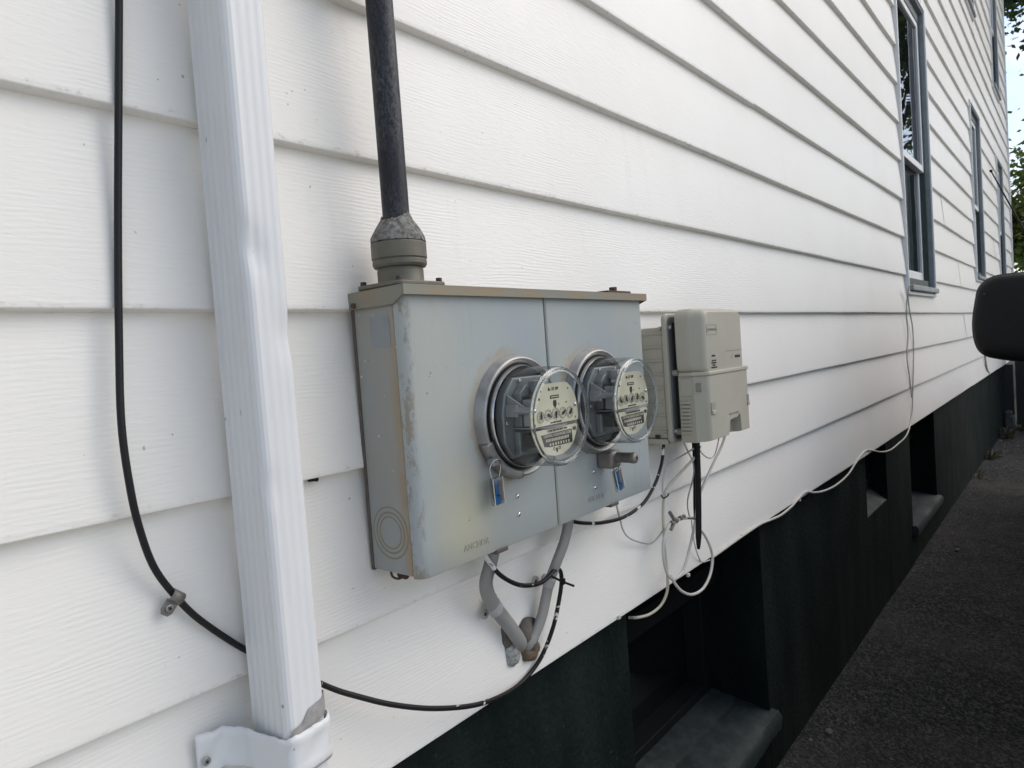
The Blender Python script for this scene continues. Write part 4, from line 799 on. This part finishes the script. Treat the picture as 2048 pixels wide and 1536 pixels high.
cable('phone_wire', [(1.6001, -0.0040, 0.7905), (1.6653, -0.0040, 0.7919), (1.7828, -0.0040, 0.7945), (1.9310, -0.0030, 0.7945), (2.0131, -0.0040, 0.7884), (2.1025, -0.0060, 0.7832), (2.2127, -0.0040, 0.7868), (2.2877, -0.0030, 0.7967), (2.3623, -0.0030, 0.8014), (2.4490, -0.0060, 0.7825), (2.5547, -0.0090, 0.7685), (2.6913, -0.0100, 0.7619), (2.8628, -0.0080, 0.7679), (3.0110, -0.0050, 0.7918), (3.1790, -0.0020, 0.8126), (3.3019, -0.0040, 0.7959), (3.4417, -0.0080, 0.7678), (3.6172, -0.0100, 0.7501), (3.8133, -0.0100, 0.7523), (4.0151, -0.0080, 0.7618), (4.1555, -0.0040, 0.8013), (4.2313, -0.0030, 0.8597), (4.2616, -0.0040, 0.9517)], .0036, CABLEW, 'white phone wire drooping between staples along the bottom edge of the siding', per=6)
cable('phone_wire', [(4.2552, -0.0040, 0.9251), (4.2949, -0.0040, 1.0309), (4.3421, -0.0050, 1.1927), (4.3486, -0.0040, 1.3164), (4.2726, -0.0060, 1.4066), (4.2156, -0.0120, 1.4911), (4.1471, -0.0300, 1.5322)], .0034, CABLEG, 'thin grey wire hanging from the window sill, right one of the pair', per=6)
cable('phone_wire', [(4.2305, -0.0040, 0.9410), (4.2006, -0.0040, 1.0513), (4.1577, -0.0040, 1.1606), (4.2113, -0.0040, 1.2731), (4.1965, -0.0040, 1.3854), (4.1937, -0.0100, 1.4644), (4.1441, -0.0280, 1.5271)], .0034, CABLEG, 'thin grey wire hanging from the window sill, left one of the pair', per=6)
cable('phone_wire', [(7.8659, -0.0040, 1.0483), (7.9130, -0.0040, 0.9420), (8.0261, -0.0030, 0.8589), (8.2909, 0.0060, 0.7981)], .009, CABLEG, 'grey wire dropping to the siding edge below the black mirror', per=6)
for (u, lab) in (((1.1545, -0.0010, 0.7929), 'nearest white staple at the bottom edge of the siding'), ((1.4676, -0.0010, 0.7851), 'white staple at the siding edge inside the cable loop'), ((1.7978, -0.0010, 0.7959), 'white staple right of the cable loops'), ((2.2930, -0.0010, 0.7889), 'white staple where the phone wire first droops'), ((3.2526, -0.0010, 0.8013), 'white staple left of the far basement window')):
    m = MB(); m.box(u[0]-.005, u[0]+.005, -.006, .001, u[2]-.004, u[2]+.004); tag(m.build('cable_staple', CABLEW, bevel=.0015), lab, 'staple', 'staples along the siding edge')
c = (0.4918, 0.0160, 1.1917)
m = MB(); m.tube(spline([(c[0]-.004, .012, c[2]), (c[0], .006, c[2]+.0005), (c[0]+.005, .008, c[2]-.001)], 4), .0028, 10); tag(m.build('cut_cable_end', BLACK, smooth=60), 'tiny black cable stub poking out under a clapboard beside the downspout', 'cable stub')

# ---------------------------------------------------------------- gate, block and weeds at the far end
gate = thing('board_gate', 'dark stained vertical board gate closing the driveway beyond the house', 'gate'); GX = 10.25
for k in range(24):
    y1 = -.0813 - k*.125; m = MB(); m.box(GX + rng.uniform(-.003, .003), GX+.022, y1-.118, y1, .03 + rng.uniform(0, .012), 1.83 + rng.uniform(-.01, .01)); m.build('board', FENCE, gate, bevel=.002)
for z in (.35, 1.55): m = MB(); m.box(GX+.026, GX+.07, -3.05, -.0813, z, z+.09); m.build('rail', FENCE, gate)
m = MB(); m.box(GX, GX+.10, -.0617, .20, 0, .775); tag(m.build('fence_post', FENCE, bevel=.004), 'dark square post between the house foundation and the board gate', 'post')
m = MB(); m.box(9.93, 10.06, -.075, .018, .0, .19); m.box(9.95, 10.06, -.055, .016, .19, .24); tag(m.build('concrete_block', MORTAR, bevel=.012), 'small grey concrete block at the far corner of the foundation', 'block')
def weed(c, n, h, seed, label):
    m = MB(); r = random.Random(seed)
    for i in range(n):
        a = r.uniform(0, 6.28); L_ = h*r.uniform(.5, 1.2); tilt = r.uniform(.35, 1.25); d = Vector((math.cos(a)*math.sin(tilt), math.sin(a)*math.sin(tilt), math.cos(tilt))); s = d.cross(Vector((0, 0, 1))).normalized()*L_*.07; b_ = Vector(c) + Vector((r.uniform(-.05, .05), r.uniform(-.03, .03), 0))
        m.add([b_ - s*.3, b_ + s*.3, b_ + d*L_*.6 + s, b_ + d*L_ - Vector((0, 0, L_*.12)), b_ + d*L_*.6 - s], [(0, 1, 2, 3, 4)])
    tag(m.build('weed', WEED), label, 'weed', 'weeds along the foundation')
weed((7.9, -.02, .008), 26, .13, 1, 'straggly weed on the asphalt midway along the far foundation'); weed((9.3, -.06, .008), 36, .16, 2, 'clump of dry weeds by the concrete block at the far corner')
weed((6.9, .0, .008), 16, .10, 3, 'small dry weed nearest the camera against the foundation'); weed((10.0, -.14, .008), 24, .14, 4, 'weed growing at the foot of the board gate')

# ---------------------------------------------------------------- parked pickup beside the house (mirror and aerial reach into view)
truck = thing('pickup_truck', 'black pickup truck whose door mirror and aerial reach in at the right', 'pickup truck')
TY0, TY1 = -.76, -2.66
def body():
    side = [(1.22, .42), (1.62, .42)]
    for k in range(9): a = R(180-22.5*k); side.append((2.06 + .44*math.cos(a), .42 + .44*math.sin(a)))
    side += [(4.86, .40)]
    for k in range(9): a = R(180-22.5*k); side.append((5.32 + .44*math.cos(a), .42 + .44*math.sin(a)))
    side += [(6.75, .45), (6.78, 1.02), (4.75, 1.05), (4.72, 1.08), (2.72, 1.08), (2.55, 1.06), (1.45, .98), (1.22, .88)]
    m = MB(); m.prism(side, TY1, TY0); return m.build('body', CARPAINT, truck, bevel=.045, seg=4)
bd = body()
m = MB(); lo_ = [(2.62, 1.06), (4.72, 1.06)]; m.add([(2.62, TY0-.03, 1.07), (4.72, TY0-.03, 1.07), (4.60, TY0-.20, 1.80), (3.30, TY0-.20, 1.80), (2.62, TY1+.03, 1.07), (4.72, TY1+.03, 1.07), (4.60, TY1+.20, 1.80), (3.30, TY1+.20, 1.80)], [(0,1,2,3),(7,6,5,4),(0,4,5,1),(1,5,6,2),(2,6,7,3),(3,7,4,0)]); m.build('cab', CARPAINT, truck, bevel=.03, seg=3)
def quad(name, pts, mat, par): m = MB(); m.add(pts, [(0, 1, 2, 3)]); o = m.build(name, mat, par); sm = o.modifiers.new('s', 'SOLIDIFY'); sm.thickness = .008; sm.offset = 0; return o
for ys, off in ((TY0, 1), (TY1, -1)):
    f = lambda z: ys - off*(.03 + .17*(z-1.07)/.73) + off*.006
    quad('side_window', [(2.86, f(1.13), 1.13), (3.72, f(1.13), 1.13), (3.72, f(1.73), 1.73), (3.38, f(1.73), 1.73)], CARGLASS, truck); quad('side_window', [(3.80, f(1.13), 1.13), (4.58, f(1.13), 1.13), (4.50, f(1.73), 1.73), (3.80, f(1.73), 1.73)], CARGLASS, truck)
quad('windscreen', [(2.70, TY0-.12, 1.16), (2.70, TY1+.12, 1.16), (3.22, TY1+.26, 1.73), (3.22, TY0-.26, 1.73)], CARGLASS, truck)
for x in (2.06, 5.32):
    for y, s in ((TY0, 1), (TY1, -1)):
        m = MB(); m.lathe([(.20, -.11), (.36, -.12), (.385, -.09), (.385, .09), (.36, .12), (.20, .11)], (x, y-s*.14, .39), 'y', 36); wl = m.build('wheel', TYRE, truck, smooth=40); m = MB(); m.lathe([(1e-5, s*.095), (.06, s*.10), (.19, s*.08), (.215, s*.11)], (x, y-s*.14, .39), 'y', 30); m.build('rim', RIM, wl, smooth=40)
m = MB(); m.box(1.13, 1.30, TY1+.05, TY0-.05, .42, .62); m.build('bumper', GALV, truck, bevel=.03, seg=3)
m = MB(); m.box(1.205, 1.24, TY1+.40, TY0-.40, .66, .86); m.build('grille', METERDARK, truck, bevel=.01)
for y in (TY0-.10, TY1+.34): m = MB(); m.box(1.20, 1.25, y-.24, y, .68, .84); m.build('headlight', LAMP, truck, bevel=.012)
for x in (2.82, 3.76): m = MB(); m.box(x, x+.006, TY0-.004, TY0+.002, .50, 1.04); m.build('door_gap', METERDARK, truck)
m = MB(); m.box(3.52, 3.68, TY0-.002, TY0+.022, .93, .965); m.build('door_handle', MIRRORSHELL, truck, bevel=.006)
# mirror: convex moulded shell facing the camera, glass on the far side
MXO = 2.93
outl = [(-.4475, .040), (-.4380, .0), (-.4290, -.055), (-.4265, -.100), (-.4310, -.145), (-.4430, -.178), (-.4660, -.198), (-.5050, -.210), (-.5600, -.2200), (-.640, -.224), (-.672, -.205), (-.680, -.12), (-.678, .02), (-.660, .062), (-.600, .0790), (-.540, .0815), (-.500, .0790), (-.470, .066)]
def smooth_loop(p, per=4):
    q = [Vector((a, b, 0)) for a, b in p]; n = len(q); o = []
    for i in range(n):
        a, b, c, d = q[i-1], q[i], q[(i+1) % n], q[(i+2) % n]
        for k in range(per): t = k/per; v = .5*((2*b) + (c-a)*t + (2*a-5*b+4*c-d)*t*t + (3*b-a-3*c+d)*t**3); o.append((v.x, v.y))
    return o
OUT = smooth_loop(outl); cyM, czM = -.555, -.07; n = len(OUT); vs = []
LV = [(.055, .965), (.05, .99), (.03, 1.0), (-.01, .995), (-.035, .97), (-.050, .92), (-.060, .84), (-.066, .72), (-.069, .58)]
for dx, s in LV:
    for (y, z) in OUT: vs.append((MXO + dx + .06*(y+.5), cyM + (y-cyM)*s, Z0 + czM + (z-czM)*s))
m = MB(); m.add(vs, [(k*n+i, k*n+(i+1) % n, (k+1)*n+(i+1) % n, (k+1)*n+i) for k in range(len(LV)-1) for i in range(n)] + [tuple(range(n)), tuple((len(LV)-1)*n+i for i in range(n-1, -1, -1))]); mir = m.build('door_mirror', MIRRORSHELL, truck, smooth=60)
m = MB(); m.prism([(cyM + (y-cyM)*.93, Z0 + czM + (z-czM)*.93) for y, z in OUT], .056, .060); m.v = [(MXO + y + .06*(x+.5), x, z) for (x, y, z) in m.v]; m.build('mirror_glass', CHROME, mir)
m = MB(); m.box(MXO-.02, MXO+.06, TY0-.06, -.66, Z0-.17, Z0-.06); m.build('mirror_arm', MIRRORSHELL, mir, bevel=.018, seg=3)
m = MB(); SE = [(MXO - .022 + .06*(y+.5), cyM + (y-cyM)*.992, Z0 + czM + (z-czM)*.992) for (y, z) in OUT]; m.tube(SE + [SE[0]], .0016, 6, caps=False); m.build('housing_seam', METERDARK, mir, smooth=60)
m = MB(); m.cyl((MXO-.067, -.470, Z0+.018), .004, .004, 'x', 10); m.build('drain_hole', METERDARK, mir)
ta, tb = (2.0082, -0.5699, 1.6777), (2.0466, -0.6260, 1.5338)
d = (Vector(tb)-Vector(ta)); base = Vector(ta) + d*4.05
m = MB(); m.tube([base, Vector(tb), Vector(ta)], [.0032, .0020, .0014], 10); an = m.build('aerial', BLACK, truck, smooth=60)
b_ = bmesh.new(); bmesh.ops.create_uvsphere(b_, u_segments=12, v_segments=8, radius=.0035); me = bpy.data.meshes.new('aerial_tip'); b_.to_mesh(me); b_.free(); me.materials.append(BLACK.m); o = bpy.data.objects.new('aerial_tip', me); col.objects.link(o); o.location = ta; o.parent = an

# ---------------------------------------------------------------- trees
def tree(label, base, height, crown_c, crown_r, leaves, size, seed, leafmat, trunk_r=.14, clumps=26):
    t = thing('tree', label, 'tree', group='trees beyond the house'); r = random.Random(seed); C_ = Vector(crown_c); B_ = Vector(base)
    m = MB(); top = C_ + Vector((0, 0, crown_r[2]*.3)); P = spline([B_, B_.lerp(top, .35) + Vector((r.uniform(-.15, .15), r.uniform(-.15, .15), 0)), B_.lerp(top, .7) + Vector((r.uniform(-.2, .2), r.uniform(-.2, .2), 0)), top], 6)
    m.tube(P, [trunk_r*(1-.8*i/(len(P)-1)) for i in range(len(P))], 10); cl = []
    for k in range(clumps):
        while True:
            q = Vector((r.uniform(-1, 1), r.uniform(-1, 1), r.uniform(-1, 1)))
            if .3 < q.length < 1: break
        e = C_ + Vector((q.x*crown_r[0], q.y*crown_r[1], q.z*crown_r[2])); cl.append((e, r.uniform(.16, .34)))
        s = P[int(len(P)*r.uniform(.35, .95))]; mid = s.lerp(e, .5) + Vector((0, 0, r.uniform(-.1, .25))); m.tube(spline([s, mid, e], 4), [trunk_r*.28*(1-.85*i/8) for i in range(9)], 5)
    m.build('trunk', BARK, t, smooth=60)
    m = MB(); sc_ = max(crown_r)
    for i in range(leaves):
        e, rad = cl[r.randrange(len(cl))]; q = Vector((r.gauss(0, 1), r.gauss(0, 1), r.gauss(0, .75))); q = q.normalized()*(abs(r.gauss(0, .62)))*rad*sc_*1.15
        c = e + q; a = Vector((r.uniform(-1, 1), r.uniform(-1, 1), r.uniform(-.9, .3))).normalized(); b = a.cross(Vector((r.uniform(-1, 1), r.uniform(-1, 1), r.uniform(-1, 1)))).normalized(); L_ = size*r.uniform(.6, 1.3)
        m.add([c, c + a*L_*.45 + b*L_*.28, c + a*L_, c + a*L_*.45 - b*L_*.28], [(0, 1, 2, 3)])
    m.build('crown', leafmat, t)
tree('bushy green tree just past the house corner below the sky', (16.6, -1.3, 0), 4.4, (16.4, -1.05, 2.65), (1.9, 1.9, 1.85), 30000, .12, 21, LEAF, .09, 60)
tree('tall tree with leaves overhanging at the upper right corner', (17.2, -4.0, 0), 11, (16.0, -1.95, 8.55), (2.9, 2.9, 2.75), 30000, .15, 5, LEAFD, .2, 60)
tree('dark leafy tree farther behind the bushy one, low on the right', (22., -2.2, 0), 5, (22., -1.6, 2.9), (2.6, 3.0, 2.3), 14000, .16, 8, LEAFD, .14, 30)
tree('broad tree down the driveway seen mirrored in the nearest window', (30., -5.5, 0), 9, (30., -5.2, 5.6), (3.6, 3.4, 3.6), 8000, .22, 13, LEAFD, .22, 34)
tree('second broad tree down the driveway seen mirrored in the windows', (40., -8.5, 0), 11, (40., -8.0, 6.4), (4.4, 4.2, 4.2), 8000, .28, 17, LEAF, .26, 34)
